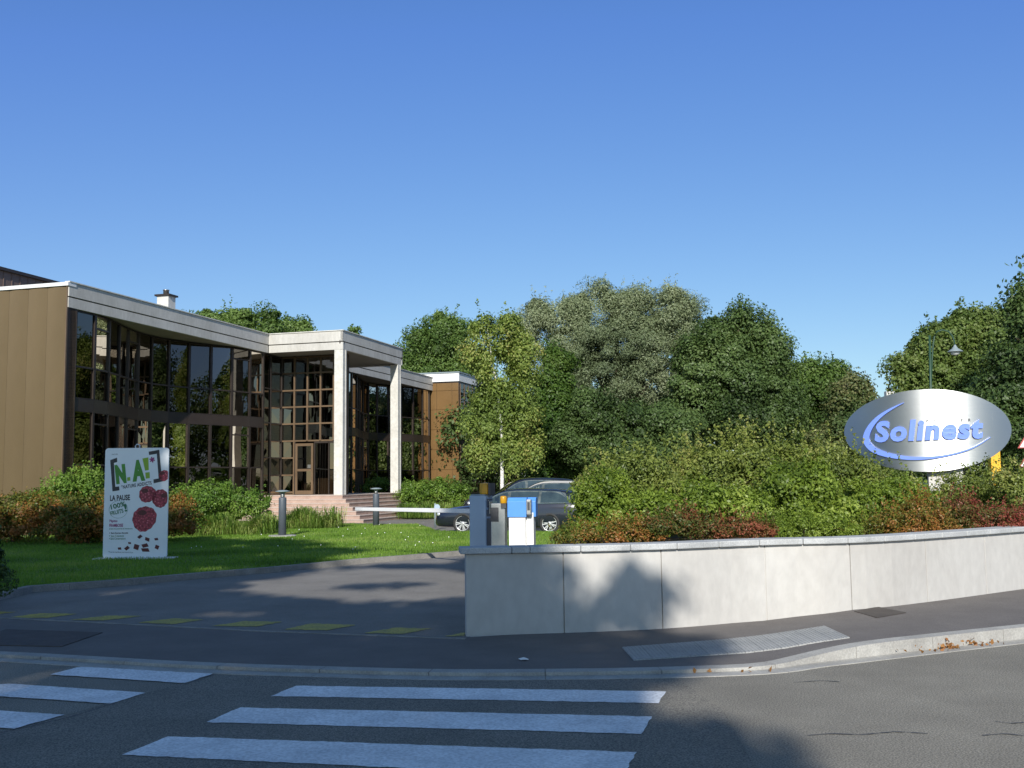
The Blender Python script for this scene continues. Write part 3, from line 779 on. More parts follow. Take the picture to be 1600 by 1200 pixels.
M['green2'] = mat('lime_print', (.25, .42, .03), (.32, .50, .04), 3, .4)
M['green3'] = mat('bottle_green_print', (.03, .16, .08), (.05, .2, .1), 3, .4)
M['purple'] = mat('purple_print', (.30, .02, .14), (.36, .03, .18), 3, .4)
M['chunk'] = mat('fruit_chunk_print', (.07, .008, .014), (.13, .015, .025), 9, .4)
def berry_mat():
    m, t, b = new_mat('raspberry_print'); N, L = t.nodes.new, t.links.new
    tc = N('ShaderNodeTexCoord'); v = N('ShaderNodeTexVoronoi'); v.inputs['Scale'].default_value = 22
    L(tc.outputs['Object'], v.inputs['Vector']); r = N('ShaderNodeValToRGB'); e = r.color_ramp.elements
    e[0].position = .0; e[0].color = (.95, .55, .60, 1); e[1].position = .75; e[1].color = (.18, .012, .03, 1)
    x = e.new(.22); x.color = (.55, .06, .10, 1)
    L(v.outputs['Distance'], r.inputs[0]); L(r.outputs[0], b.inputs['Base Color']); b.inputs['Roughness'].default_value = .4
    return m
M['berry'] = berry_mat()
bpos = G(211, 873.5, .11)
BW, BH = 1.36, 2.36
bb = empty('advertising_board', (bpos.x, bpos.y, .11), radians(2), 'white upright advertising board with raspberries and green lettering on the shaded lawn', 'advertising board')
def U(x): return (x-427)/597*BW
def V(y): return .02+(1103-y)/1000*BH
def rrect(x0, x1, z0, z1, r, n=6):
    out = []
    for cx, cz, a0 in ((x1-r, z1-r, 0), (x0+r, z1-r, 90), (x0+r, z0+r, 180), (x1-r, z0+r, 270)):
        for i in range(n+1):
            a = radians(a0+90*i/n); out.append((cx+r*cos(a), cz+r*sin(a)))
    return out
def plate(parent, poly, y0, y1, name, m, bevel=0):
    mb = MB(); n = len(poly)
    mb.add([(x, y0, z) for x, z in poly]+[(x, y1, z) for x, z in poly], [tuple(range(n)), tuple(range(2*n-1, n-1, -1))]+[(i, (i+1) % n, n+(i+1) % n, n+i) for i in range(n)])
    return mb.build(name, m, parent, bevel)
plate(bb, rrect(-BW/2, BW/2, .02, .02+BH, .07), -.02, .02, 'panel', M['boardw'])
mb = MB(); mb.box(-.86, .86, -.16, .22, -.01, .03); mb.build('foot_plate', M['stone'], bb, .01)
mb = MB(); mb.tube([(.06*cos(a)*.8+U(428), 0, .02+BH+.03+.05*sin(a)) for a in [2*pi*i/14 for i in range(15)]], .013, 6); mb.build('hanging_eye', M['trim'], bb)
yy = -.0225
def P2(parent, pts, name, m, y=yy): return plate(parent, [(U(x), V(z)) for x, z in pts], y, y+.0015, name, m)
P2(bb, [(240, 190), (176, 212), (205, 497), (270, 488), (266, 452), (230, 456), (212, 238), (242, 230)], 'bracket', M['ink'])
P2(bb, [(535, 138), (634, 122), (668, 412), (588, 428), (586, 392), (634, 384), (612, 158), (540, 170)], 'bracket', M['ink'])
def T(txt, x0, y0, x1, y1, m, rot=0, bold=.0, shear=0, y=yy, sp=1.0, name='lettering'):
    return fit_text(bb, txt, U(x0), V(y1), U(x1), V(y0), y, M[m], radians(rot), bold, shear, 0, sp, name)
T('N', 228, 252, 326, 428, 'green1', 7, .085); T('A', 382, 212, 502, 408, 'green1', 5, .085)
P2(bb, [(338, 372), (367, 367), (370, 400), (341, 405)], 'lettering', M['green2'])
P2(bb, [(478, 200), (534, 190), (540, 306), (506, 312)], 'lettering', M['green2']); P2(bb, [(508, 330), (548, 325), (552, 380), (514, 385)], 'lettering', M['green2'])
for a_ in (0, 60, 120):
    dx_, dy_ = 26*cos(radians(a_+15)), 26*sin(radians(a_+15)); ex_, ey_ = -dy_*.24, dx_*.24
    P2(bb, [(570+dx_+ex_, 212+dy_+ey_), (570+dx_-ex_, 212+dy_-ey_), (570-dx_-ex_, 212-dy_-ey_), (570-dx_+ex_, 212-dy_+ey_)], 'asterisk', M['purple'], yy-.0004*(a_/60))
T('*NATURE ADDICTS', 284, 424, 570, 458, 'ink', 8, .03, sp=1.1)
T('LA PAUSE', 183, 530, 370, 582, 'ink', 2, .035)
T('100%', 190, 602, 330, 648, 'green3', 13, .03); T('FRUITS', 190, 666, 312, 704, 'green3', 13, .03); T('!', 318, 612, 344, 682, 'green3', 8, .03)
# dotted ring round the claim
mb = MB()
for i in range(46):
    a = 2*pi*i/46
    if -.2 < sin(a)*-1 < 1.1 and (cos(a) < .75): pass
    cx, cz = U(264+86*cos(a)), V(662+78*sin(a)); mb.add([(cx-.006, yy, cz-.006), (cx+.006, yy, cz-.006), (cx+.006, yy, cz+.006), (cx-.006, yy, cz+.006)], [(0, 1, 2, 3)])
mb.build('claim_ring', M['green3'], bb)
T('Pépites', 184, 752, 258, 784, 'purple', 0, .02); T('FRAMBOISE', 183, 790, 312, 820, 'purple', 0, .03)
T('à base de pommes & framboises', 183, 828, 400, 846, 'green3', 0, .01)
T('+ Sans Sucres Ajoutés', 183, 866, 360, 886, 'ink', 0, .03); T('+ Sans Colorants', 183, 890, 320, 910, 'green3', 0, .01); T('+ Sans Conservateurs', 183, 914, 338, 934, 'green3', 0, .01)
T('*Tous nos ingrédients sont issus de fruits', 180, 1040, 410, 1056, 'ink', -2, .0); T('NATURE', 190, 154, 246, 164, 'ink')
def berry(cx, cy, rx, ry, rot, hole):
    pts = []
    for i in range(40):
        a = 2*pi*i/40; k = 1+.03*sin(11*a)+.05*cos(2*a+1); x = rx*cos(a)*k*(1-.12*sin(a)); z = ry*sin(a)*k
        X = min(721, cx+x*cos(rot)-z*sin(rot)); pts.append((X, cy+x*sin(rot)+z*cos(rot)))
    ob = P2(bb, pts, 'raspberry', M['berry'])
    hp = []
    for i in range(20):
        a = 2*pi*i/20; hp.append((min(720, hole[0]+hole[2]*cos(a)), hole[1]+hole[3]*sin(a)))
    plate(ob, [(U(x), V(z)) for x, z in hp], yy-.0012, yy-.0004, 'hollow', M['chunk'])
berry(684, 360, 46, 52, 0, (672, 336, 22, 14)); berry(532, 528, 76, 80, .5, (508, 496, 32, 20)); berry(652, 568, 74, 84, -.3, (690, 540, 28, 22)); berry(508, 752, 108, 118, .1, (488, 694, 42, 24))
for c, w, h, r in (((470, 910), 46, 30, -.5), ((540, 934), 52, 34, .5), ((624, 934), 40, 24, 0), ((376, 966), 32, 18, .2), ((284, 1014), 38, 24, .1), ((352, 1012), 50, 34, -.5),
                   ((440, 1002), 58, 52, .5), ((520, 990), 66, 38, -.1), ((524, 1030), 84, 36, .1), ((632, 1006), 44, 40, .6)):
    pts = [(c[0]+x*cos(r)-y*sin(r), c[1]+x*sin(r)+y*cos(r)) for x, y in ((-w/2, -h*.3), (w*.3, -h/2), (w/2, h*.35), (-w*.3, h/2))]
    P2(bb, pts, 'fruit_chunk', M['chunk'], yy-.0003*random.random())

# ================================================================== OVAL SIGN
OD = 20.0; oc = PD(1446.5, 673.5, OD); kk = OD/F
# yaw so that the sign looks a little left of the camera line
sg = empty('company_sign', (oc.x, oc.y, 0), radians(-18.5), 'large oval brushed metal sign reading Solinest in blue, above the shrubs', 'sign')
def brushed():
    m, t, b = new_mat('brushed_aluminium'); N, L = t.nodes.new, t.links.new
    b.inputs['Metallic'].default_value = 1; b.inputs['Roughness'].default_value = .36
    b.inputs['Base Color'].default_value = (.58, .59, .60, 1)
    b.inputs['Anisotropic'].default_value = .85; b.inputs['Anisotropic Rotation'].default_value = .25
    tg = N('ShaderNodeTangent'); tg.direction_type = 'RADIAL'; tg.axis = 'Z'; L(tg.outputs[0], b.inputs['Tangent'])
    tc = N('ShaderNodeTexCoord'); mp = N('ShaderNodeMapping'); mp.inputs['Scale'].default_value = (1.2, 1, 60); n = N('ShaderNodeTexNoise'); n.inputs['Scale'].default_value = 3; n.inputs['Detail'].default_value = 4
    L(tc.outputs['Object'], mp.inputs[0]); L(mp.outputs[0], n.inputs[0])
    mr = N('ShaderNodeMapRange'); mr.inputs[3].default_value = .30; mr.inputs[4].default_value = .42; L(n.outputs[0], mr.inputs[0]); L(mr.outputs[0], b.inputs['Roughness'])
    return m
M['brushed'] = brushed()
RX, RZ = 127*kk*.955, 63.5*kk; zc = oc.z
def bulge(X, Z): 
    return -.27*(1-np.clip((np.asarray(X)/RX)**2, 0, 1))-.03
mb = MB(); NS, NR = 72, 14
vs = [(0, float(bulge(0, 0)), zc)]
for r in range(1, NR+1):
    for k in range(NS):
        a = 2*pi*k/NS; X, Z = RX*r/NR*cos(a), RZ*r/NR*sin(a); vs.append((X, float(bulge(X, Z)), zc+Z))
fs = [(0, 1+k, 1+(k+1) % NS) for k in range(NS)]
for r in range(NR-1):
    for k in range(NS): fs.append((1+r*NS+k, 1+(r+1)*NS+k, 1+(r+1)*NS+(k+1) % NS, 1+r*NS+(k+1) % NS))
mb.add(vs, fs, 0, True)
mb.build('sign_face', M['brushed'], sg)
mb = MB(); vs = []
for k in range(NS):
    a = 2*pi*k/NS; X, Z = RX*cos(a), RZ*sin(a); vs += [(X, float(bulge(X, Z)), zc+Z), (X, .12, zc+Z)]
fs = [(2*k, 2*((k+1) % NS), 2*((k+1) % NS)+1, 2*k+1) for k in range(NS)]+[tuple(2*k+1 for k in range(NS))]
mb.add(vs, fs); mb.build('sign_rim', M['steel'], sg)
def SU(x): return (x-832)/5*kk/cos(radians(20)-.38+.0)      # zoom pixels -> sign metres
sxk = kk/5*.965
def SX(x): return (x-832)*sxk
def SZ(y): return zc+(459-y)*kk/5
sf = lambda X, Z: bulge(X, Z)-.028
fit_text(sg, 'Solinest', SX(436), SZ(537), SX(1250), SZ(370), 0, M['signblue'], radians(1.0), .047, .16, .024, 1.13, 'lettering', sf)
for ch_, x in zip('PARTNER', (840, 890, 940, 990, 1040, 1095, 1150)):
    fit_text(sg, ch_, SX(x-9), SZ(397), SX(x+9), SZ(376), 0, M['ink'], 0, .02, .15, 0, 1, 'lettering', lambda X, Z: bulge(X, Z)-.006)
sw = [(672, 240, 3), (600, 270, 12), (500, 325, 24), (430, 388, 34), (388, 450, 42), (368, 510, 48), (385, 560, 48), (430, 605, 44), (520, 640, 38), (620, 662, 30), (720, 674, 24), (840, 672, 20), (960, 656, 15), (1080, 630, 12), (1190, 590, 8), (1300, 520, 3)]
cp = smooth([Vector((SX(a), SZ(b), w*kk/5)) for a, b, w in sw], 2)
mb = MB(); Lf, Rt = [], []
for i, p in enumerate(cp):
    t = (cp[min(i+1, len(cp)-1)]-cp[max(0, i-1)]); t = Vector((t.x, t.y)).normalized(); nn_ = Vector((-t.y, t.x)); w = p.z*.5
    Lf.append((p.x+nn_.x*w, p.y+nn_.y*w)); Rt.append((p.x-nn_.x*w, p.y-nn_.y*w))
vs = []
for (a, b), (c, d) in zip(Lf, Rt):
    for x_, z_ in ((a, b), (c, d)): 
        y_ = float(bulge(x_, z_)); vs += [(x_, y_-.04, z_), (x_, y_-.005, z_)]
fs = []
for i in range(len(cp)-1):
    a = 4*i; b = a+4
    fs += [(a, b, b+2, a+2), (a, a+1, b+1, b), (a+2, b+2, b+3, a+3)]
mb.add(vs, fs); mb.build('swoosh', M['signblue'], sg)
mb = MB(); mb.prism([(-.0, -.12), (.62, -.12), (.62, .2), (-.0, .2)], .3, zc-RZ+.06); mb.box(-.08, .70, -.2, .28, .25, 1.15); mb.build('pedestal', M['stone'], sg, .01)

# ================================================================== BARRIER, READER POST, INTERCOM CABINET
D0 = 19.3; cb = PD(753, 800, D0)
br = empty('car_park_barrier', (cb.x, cb.y, .022), radians(-22), 'blue-grey car park barrier with lowered white arm and amber beacon', 'barrier')
mb = MB(); mb.box(-.18, .15, -.17, .17, 0, 1.40); mb.build('cabinet', M['cabinet'], br, .012)
mb = MB(); mb.box(-.16, .13, -.15, .15, 1.401, 1.425); mb.build('lid', M['zinc'], br)
mb = MB(); mb.box(.151, .165, -.12, .12, 1.18, 1.34); mb.box(.151, .17, -.13, .13, 1.02, 1.14); mb.box(.151, .158, -.13, .13, .1, .98); mb.build('service_panel', M['lampgrey'], br, .004)
mb = MB(); mb.box(.166, .18, -.05, .09, 1.06, 1.3); mb.build('arm_hub', M['steel'], br, .01)
lampc = (.06, 0.02)
mb = MB(); mb.lathe([(.105, 1.426), (.11, 1.45), (.11, 1.60), (.095, 1.63), (.001, 1.64)], (lampc[0], lampc[1], 0), 8, smooth=False)
bc = mb.build('beacon', M['amber'], br)
mb = MB(); mb.box(.171, .215, -.09, .13, 1.40, 1.63); mb.build('beacon_shield', M['darkgrey'], bc)
# arm: from the cabinet to the far kerb
tip = PD(556, 795.3, 22.6); a0 = PD(740, 798.5, D0-.1)
iv = br.matrix_basis.inverted(); la, lt = iv @ a0, iv @ tip
mb = MB(); dv = (lt-la); n = dv.normalized(); up = Vector((0, 0, 1)); sd = n.cross(up).normalized()
vs = []
for p, h in ((la, .043), (lt, .036)):
    for a, b in ((-1, -1), (1, -1), (1, 1), (-1, 1)): vs.append(p+sd*a*.022+up*b*h)
mb.add(vs, [(0, 1, 2, 3), (4, 7, 6, 5), (0, 4, 5, 1), (1, 5, 6, 2), (2, 6, 7, 3), (3, 7, 4, 0)]); mb.build('arm', M['white'], br, .008)
mb = MB(); 
for i in range(3):
    c = la.lerp(lt, .25+.25*i)
p = PD(779, 800, 18.4)
rp = empty('card_reader_post', (p.x, p.y, .022), radians(-12), 'stainless steel card reader post with a small amber lamp, behind the wall end', 'card reader')
mb = MB(); mb.box(-.12, .14, -.09, .09, 0, 1.27); mb.build('post', M['steel'], rp, .01)
mb = MB(); mb.box(-.125, .02, -.10, -.091, .95, 1.2); mb.box(-.11, .0, -.104, -.1005, 1.03, 1.13); mb.build('reader_panel', M['darkgrey'], rp, .003)
mb = MB(); mb.box(-.03, .04, -.10, -.091, .44, .52); mb.box(.06, .1, -.10, -.091, .44, .52); mb.build('slot_plate', M['black'], rp)
mb = MB(); mb.box(.07, .17, -.13, -.03, 1.19, 1.27); lb = mb.build('lamp_bracket', M['darkgrey'], rp)
mb = MB(); mb.lathe([(.055, 1.271), (.06, 1.28), (.06, 1.38), (.05, 1.40), (.001, 1.405)], (.11, -.08, 0), 12); mb.build('amber_lamp', M['amber'], rp)
p = PD(815, 800, 16.6)
ib = empty('intercom_cabinet', (p.x+.0, p.y, .022), radians(-10), 'white cabinet with a bright blue sloping hood and grey intercom, behind the wall', 'cabinet')
mb = MB(); mb.box(-.19, .08, -.12, .16, 0, 1.16); mb.box(.081, .20, -.05, .16, 0, 1.16); mb.build('body', M['white'], ib, .008)
mb = MB()
prof = [(-.145, 1.09), (-.15, 1.34), (-.09, 1.40), (.17, 1.40), (.18, 1.09)]
hd = [(-.205, *q) for q in prof]+[(.10, *q) for q in prof]
mb.add(hd, [(0, 1, 2, 3, 4), (9, 8, 7, 6, 5)]+[(i, (i+1) % 5, 5+(i+1) % 5, 5+i) for i in range(5)])
hd = [(.101, q[0]+(.1 if q[0] < 0 else 0), q[1]) for q in prof]+[(.235, q[0]+(.12 if q[0] < 0 else 0), q[1]) for q in prof]
mb.add(hd, [(0, 1, 2, 3, 4), (9, 8, 7, 6, 5)]+[(i, (i+1) % 5, 5+(i+1) % 5, 5+i) for i in range(5)])
mb.build('hood', M['bluepl'], ib, .006)
mb = MB(); mb.box(.105, .185, -.19, -.06, 1.13, 1.37); ic = mb.build('intercom', M['steel'], ib, .012)
mb = MB(); mb.box(.125, .165, -.195, -.1905, 1.2, 1.33); mb.build('speaker_grille', M['darkgrey'], ic)

# ================================================================== BOLLARD LIGHTS, SMALL POST
def bollard(px, py, label, plate_=False):
    g = G(px, py, .11); r = empty('bollard_light', g, 0, label, 'bollard light', 'grey bollard lights on the lawn')
    mb = MB(); mb.lathe([(.115, 0), (.115, 1.14), (.108, 1.16)], (0, 0, 0), 20); mb.build('post', M['lampgrey'], r)
    mb = MB(); mb.lathe([(.062, 1.16), (.062, 1.29)], (0, 0, 0), 16)
    for z in (1.18, 1.21, 1.24, 1.27): mb.lathe([(.07, z), (.07, z+.012)], (0, 0, 0), 16)
    mb.build('lamp', M['steel'], r)
    mb = MB(); mb.lathe([(.06, 1.29), (.215, 1.33), (.22, 1.345), (.10, 1.375), (.001, 1.38)], (0, 0, 0), 24); mb.build('lamp_shade', M['zinc'], r)
    if plate_:
        mb = MB(); mb.lathe([(.40, -.02), (.42, .02), (.40, .045), (.001, .05)], (0, 0, 0), 22, smooth=False); mb.build('footing', M['kerb'], r)
bollard(441, 838.5, 'grey bollard light on a round concrete footing, nearest the advertising board', True)
bollard(587.5, 822, 'grey bollard light standing in front of the entrance steps')
g = PD(680, 822, 35.5); g.z = .11
r = empty('small_post', g, 0, 'thin pale post with a small blue reflector disc at the lawn edge by the cars', 'post')
mb = MB(); mb.lathe([(.035, 0), (.03, .82), (.001, .84)], (0, 0, 0), 10); mb.build('post', M['zinc'], r)
mb = MB(); mb.lathe([(.10, -.05), (.10, -.035)], (.07, 0, .70), 14, 'y'); mb.build('reflector', M['cabinet'], r)

# ================================================================== BEHIND THE SIGN
g = PD(1554, 715, 25)
r = empty('yellow_pillar', (g.x, g.y, 0), radians(-8), 'bright yellow square pillar partly hidden behind the oval sign', 'pillar')
mb = MB(); mb.box(-.12, .10, -.12, .12, .35, 2.6); mb.build('shaft', M['postyel'], r, .01)
mb = MB(); mb.box(-.2, .18, -.2, .2, 0, .35); mb.build('foot', M['stone'], r, .01)
mb = MB(); mb.box(-.14, .12, -.14, .14, 2.6, 2.66); mb.build('cap', M['postyel'], r)
g = PD(1607, 700, 27); r = empty('warning_sign', (g.x, g.y, 0), radians(-14), 'stacked white warning triangles with red borders on a post at the right edge', 'road sign')
mb = MB(); mb.lathe([(.035, 0), (.035, 2.9)], (0, .04, 0), 10); mb.build('post', M['zinc'], r)
for zc_, s_ in ((2.52, .27), (2.02, .27)):
    tri = [(-s_, zc_-s_*.5), (s_, zc_-s_*.5), (0, zc_+s_*1.15)]
    pl = plate(r, tri, -.03, 0, 'sign_panel', M['red'], .008)
    tri2 = [(x*.80, zc_+(z-zc_)*.80) for x, z in tri]; plate(pl, tri2, -.034, -.031, 'sign_field', M['white'])
    plate(pl, [(-.03, zc_-.09), (.05, zc_-.09), (.05, zc_+.1), (-.03, zc_+.1)], -.037, -.0345, 'symbol', M['ink'])
# street lamp with a hooked arm
Dl = 34.0; pb = PD(1457, 640, Dl); kz = Dl/F
r = empty('street_lamp', (pb.x, pb.y, 0), 0, 'dark green street lamp with a hooked arm and bell shade, above the oval sign', 'street lamp')
def LZ(x, y): p = PD(x, y, Dl); return (p.x-pb.x, 0, p.z)
mb = MB(); mb.tube([(0, 0, 0), (0, 0, .9), LZ(1455, 640), LZ(1452.5, 524)], [.09, .06, .045, .035], 10); mb.build('pole', M['greenpole'], r)
arc = [LZ(1455, 600), LZ(1456.5, 560), LZ(1458, 538), LZ(1459.5, 526), LZ(1464, 518), LZ(1472, 515.5), LZ(1482, 518), LZ(1488, 525), LZ(1491, 533), LZ(1491.5, 540)]
mb = MB(); mb.tube(arc, .028, 8); mb.tube([LZ(1453, 545), LZ(1457.5, 545)], .02, 6); mb.build('arm', M['greenpole'], r)
lc = LZ(1492, 540)
mb = MB(); mb.lathe([(.03, .03), (.05, -.02), (.10, -.10), (.24, -.19), (.25, -.215), (.22, -.215)], lc, 20); sh = mb.build('lamp_shade', M['zinc'], r)
mb = MB(); mb.lathe([(.14, -.215), (.13, -.29), (.001, -.33)], lc, 16); mb.build('lamp_glass', M['white'], r)
g = PD(1389.5, 616, 90); r = empty('far_chimney', (g.x, g.y, 0), 0, 'small distant brick chimney poking up between the trees left of the oval sign', 'chimney')
mb = MB(); mb.box(-.35, .35, -.3, .3, 0, g.z+.25); mb.build('stack', M['stone'], r)
mb = MB(); mb.lathe([(.22, 0), (.18, .3)], (0, 0, g.z+.25), 12); mb.build('chimney_pot', M['brownroof'], r)

# litter and dry leaves
p = G(818, 1032, .03)
mb = MB(); q = []
for i in range(9):
    a = 2*pi*i/9; q.append((.05*cos(a)*random.uniform(.6, 1.4), .035*sin(a)*random.uniform(.6, 1.5), .012*random.random()+.01))
mb.add(q+[(0, 0, .03)], [(i, (i+1) % 9, 9) for i in range(9)])
o = mb.build('paper_scrap', M['white']); o.location = p; tag(o, 'crumpled white paper scrap lying on the pavement before the wall', 'litter')
M['dryleaf'] = leaf_mat('dry_leaves', [(.22, .10, .03), (.36, .18, .06), (.28, .12, .05)], .1, .8)
P = []
for cx, cy, n_, sx in ((1478, 1014, 48, .09), (1530, 1010, 26, .12), (1450, 1018, 20, .16), (1560, 925, 14, .3), (1120, 1053, 8, .3), (1400, 1022, 8, .3)):
    c = G(cx, cy, 0); c.z = .015 if cy > 950 else .125
    for _ in range(n_):
        P.append((c.x+random.gauss(0, sx), c.y+random.gauss(0, .03), c.z+abs(random.gauss(0, .025))))
P = np.array(P); me = fast_mesh('dry_leaves', leaves(P, unit(rng.normal(size=P.shape)+np.array([0, 0, .6])), .05, .6), 4)
o = link('dry_leaves', me, None, [M['dryleaf']]); o['kind'] = 'stuff'

# ================================================================== CARS
def make_car(name, loc, rz, label, paint, L=4.92, Wd=1.86, Ht=1.46, suv=False, plate_front=False, chrome=True):
    root = empty(name, loc, rz, label, 'car')
    h = L/2; w = Wd/2; k = L/4.92
    Z = Ht/1.46
    st = [  # x, zb, z_sill-mid, belt z, half width, top z, top half width
        (-2.46, .36, .62, .80, .74, .86, .62), (-2.42, .30, .66, .92, .82, .98, .68), (-2.30, .26, .68, .98, .86, 1.12, .62), (-2.12, .25, .68, .985, .89, 1.30, .60), (-1.95, .22, .68, .985, .905, 1.375, .60),
        (-1.6, .20, .66, .98, .92, 1.42, .605), (-1.0, .20, .64, .97, .93, 1.45, .61), (-.3, .20, .63, .955, .93, 1.46, .61), (.05, .20, .62, .945, .93, 1.44, .605), (.3, .20, .62, .935, .93, 1.37, .61),
        (.6, .20, .62, .925, .93, 1.20, .65), (.95, .20, .62, .91, .93, .985, .74), (1.15, .20, .62, .895, .925, .935, .78), (1.5, .21, .62, .86, .92, .90, .78), (1.9, .22, .60, .81, .90, .85, .74), (2.2, .23, .56, .74, .86, .78, .68),
        (2.36, .24, .50, .66, .78, .69, .60), (2.44, .28, .46, .58, .68, .60, .5)]
    if suv:
        st = [(a, b+.06, c+.10, d+.10, e, (f+.22 if a < .7 else f+.16-.04*(a > 1)), g) for a, b, c, d, e, f, g in st]; Z = 1.0
    xs_ = np.array([s_[0] for s_ in st]); A_ = np.array(st)
    def at(x):
        return [np.interp(x, xs_, A_[:, i]) for i in range(1, 7)]
    def sec(x):
        zb, zm, zbelt, hw, zt, tw = at(x)
        q = [(hw*.86, zb), (hw*.965, zb+.07), (hw, zm-.12), (hw*1.0, zm), (hw*.985, (zm+zbelt)/2), (hw*.955, zbelt), (tw+.0, zt-.035), (tw*.93, zt-.005), (tw*.6, zt+.018), (0, zt+.025)]
        return [(y*Wd/1.86, z*Z) for y, z in q]
    X = np.concatenate([np.linspace(-2.46, -1.9, 12), np.linspace(-1.8, .9, 28), np.linspace(1.0, 2.44, 22)])
    S0 = np.array([sec(x) for x in X])
    for _ in range(2): S0[1:-1] = .5*S0[1:-1]+.25*(S0[:-2]+S0[2:])
    full = [list(s_)+[(-y, z) for y, z in list(s_)[-2::-1]] for s_ in S0]
    m_ = len(full[0]); mb = MB(); vs = [(X[i]*k, y, z) for i in range(len(X)) for y, z in full[i]]
    fs = [(i*m_+j, (i+1)*m_+j, (i+1)*m_+(j+1) % m_, i*m_+(j+1) % m_) for i in range(len(X)-1) for j in range(m_)]
    fs += [tuple(range(m_)), tuple((len(X)-1)*m_+j for j in range(m_))]
    mb.add(vs, fs, 0, True); body = mb.build('body', [M[paint], M['black']], root)
    WX, WR = (1.44*k+.0, -1.40*k), .335*(1.08 if suv else 1)
    cut = MB()
    for wx in WX:
        for sgn in (1, -1): cut.lathe([(WR+.055, -.14), (WR+.055, .2)], (wx, sgn*(w-.02), WR), 28, 'y', 0, False)
    co = cut.build('cutter', M['black'])
    bo = body.modifiers.new('b', 'BOOLEAN'); bo.object = co; bo.operation = 'DIFFERENCE'; bo.solver = 'EXACT'
    dg = bpy.context.evaluated_depsgraph_get(); me = bpy.data.meshes.new_from_object(body.evaluated_get(dg)); body.modifiers.clear(); body.data = me
    bpy.data.objects.remove(co)
    def side(x, v, s_, out=.004):
        i = int(np.clip(np.searchsorted(X, x)-1, 0, len(X)-2)); t = (x-X[i])/(X[i+1]-X[i])
        P5 = S0[i][5]*(1-t)+S0[i+1][5]*t; P6 = S0[i][6]*(1-t)+S0[i+1][6]*t
        y = P5[0]*(1-v)+P6[0]*v; z = P5[1]*(1-v)+P6[1]*v
        return (x*k, s_*(y+out), z+out*.4)
    def lowside(x, j, v, s_, out=.003):
        i = int(np.clip(np.searchsorted(X, x)-1, 0, len(X)-2)); t = (x-X[i])/(X[i+1]-X[i])
        P5 = S0[i][j]*(1-t)+S0[i+1][j]*t; P6 = S0[i][j+1]*(1-t)+S0[i+1][j+1]*t
        return (x*k, s_*(P5[0]*(1-v)+P6[0]*v+out), P5[1]*(1-v)+P6[1]*v)
    def patch(fn, x0, x1, v0, v1, n_=14, fv0=None, fv1=None):
        mb = MB(); top, bot = [], []
        for i in range(n_+1):
            x = x0+(x1-x0)*i/n_; top.append(fn(x, v1 if fv1 is None else fv1(x))); bot.append(fn(x, v0 if fv0 is None else fv0(x)))
        mb.add(bot+top, [(i, i+1, n_+2+i, n_+1+i) for i in range(n_)], 0, True); return mb
    # dark cabin lining just outside the skin, then glass over it
    for s_ in (1, -1):
        mb = patch(lambda x, v: side(x, v, s_, .002), -2.02, .84, .05, .93); mb.build('window_surround', M['cabin'], root)
        for x0, x1 in ((-2.0, -1.10), (-1.02, -.10), (-.0, .80)):
            tl = (lambda x: .88) if x0 > -1.9 else (lambda x: .88-.55*max(0, (-1.55-x)/.45)**1.5)
            gl_ = patch(lambda x, v: side(x, v, s_, .006), x0, x1, .09, .86, 12, None, tl).build('side_window', M['carglass'], root)
        if chrome:
            pts = [side(x, .03, s_, .012) for x in np.linspace(-2.02, .86, 16)]+[side(x, .95, s_, .010) for x in np.linspace(.70, -1.7, 18)]+[side(-2.02, .3, s_, .01), side(-2.02, .03, s_, .012)]
            mb = MB(); mb.tube(pts, .010, 5); mb.build('window_trim', M['chrome'], root)
            mb = MB(); mb.tube([side(x, 1.08, s_, -.05) for x in np.linspace(-1.9, .1, 12)], .014, 5); mb.build('roof_rail', M['chrome'], root)
        # door gaps, handles, sill
        mb = MB()
        for xg in (.92, -.06, -1.05):
            for j in (1, 2, 3, 4):
                a, b = lowside(xg-.006, j, 0, s_), lowside(xg+.006, j, 0, s_); c, d = lowside(xg+.006, j, 1, s_), lowside(xg-.006, j, 1, s_); mb.add([a, b, c, d], [(0, 1, 2, 3)])
        mb.build('door_gap', M['black'], root)
        for xg in (.12, -.86):
            c = lowside(xg, 4, .35, s_, .02); mb = MB(); mb.tube([(c[0]-.09, c[1], c[2]), (c[0]+.09, c[1], c[2])], .016, 6); mb.build('handle', M[paint], root)
        mb = patch(lambda x, v: lowside(x, 0, v, s_, .004), -1.0, 1.0, .3, 1.0); mb.build('sill', M['darkgrey'], root)
        c = side(.62, .16, s_, .09); mb = MB(); mb.lathe([(.001, -.09), (.07, -.07), (.09, 0), (.06, .10), (.001, .12)], c, 12, 'y'); mb.build('mirror', M[paint], root)
        # lamps
        c = lowside(2.28, 4, .4, s_, -.05); mb = MB(); mb.lathe([(.001, -.10), (.07, -.06), (.085, 0), (.07, .06), (.001, .09)], c, 12, 'x'); mb.v = [(v[0], v[1], c[2]+(v[2]-c[2])*.8) for v in mb.v]; mb.build('headlight', M['lens'], root)
        c = lowside(-2.34, 4, .5, s_, -.02); mb = MB(); mb.lathe([(.001, -.12), (.08, -.06), (.08, .06), (.001, .12)], c, 12, 'x'); mb.build('tail_light', M['red'], root)
    # windscreen and rear glass
    def topc(x, u):
        i = int(np.clip(np.searchsorted(X, x)-1, 0, len(X)-2)); t = (x-X[i])/(X[i+1]-X[i]); Sx = S0[i]*(1-t)+S0[i+1]*t
        ys = Sx[6:, 0][::-1]; zs_ = Sx[6:, 1][::-1]; y = u*Sx[6][0]*.93; return (x*k+.004, y, float(np.interp(abs(y), ys, zs_))+.012)
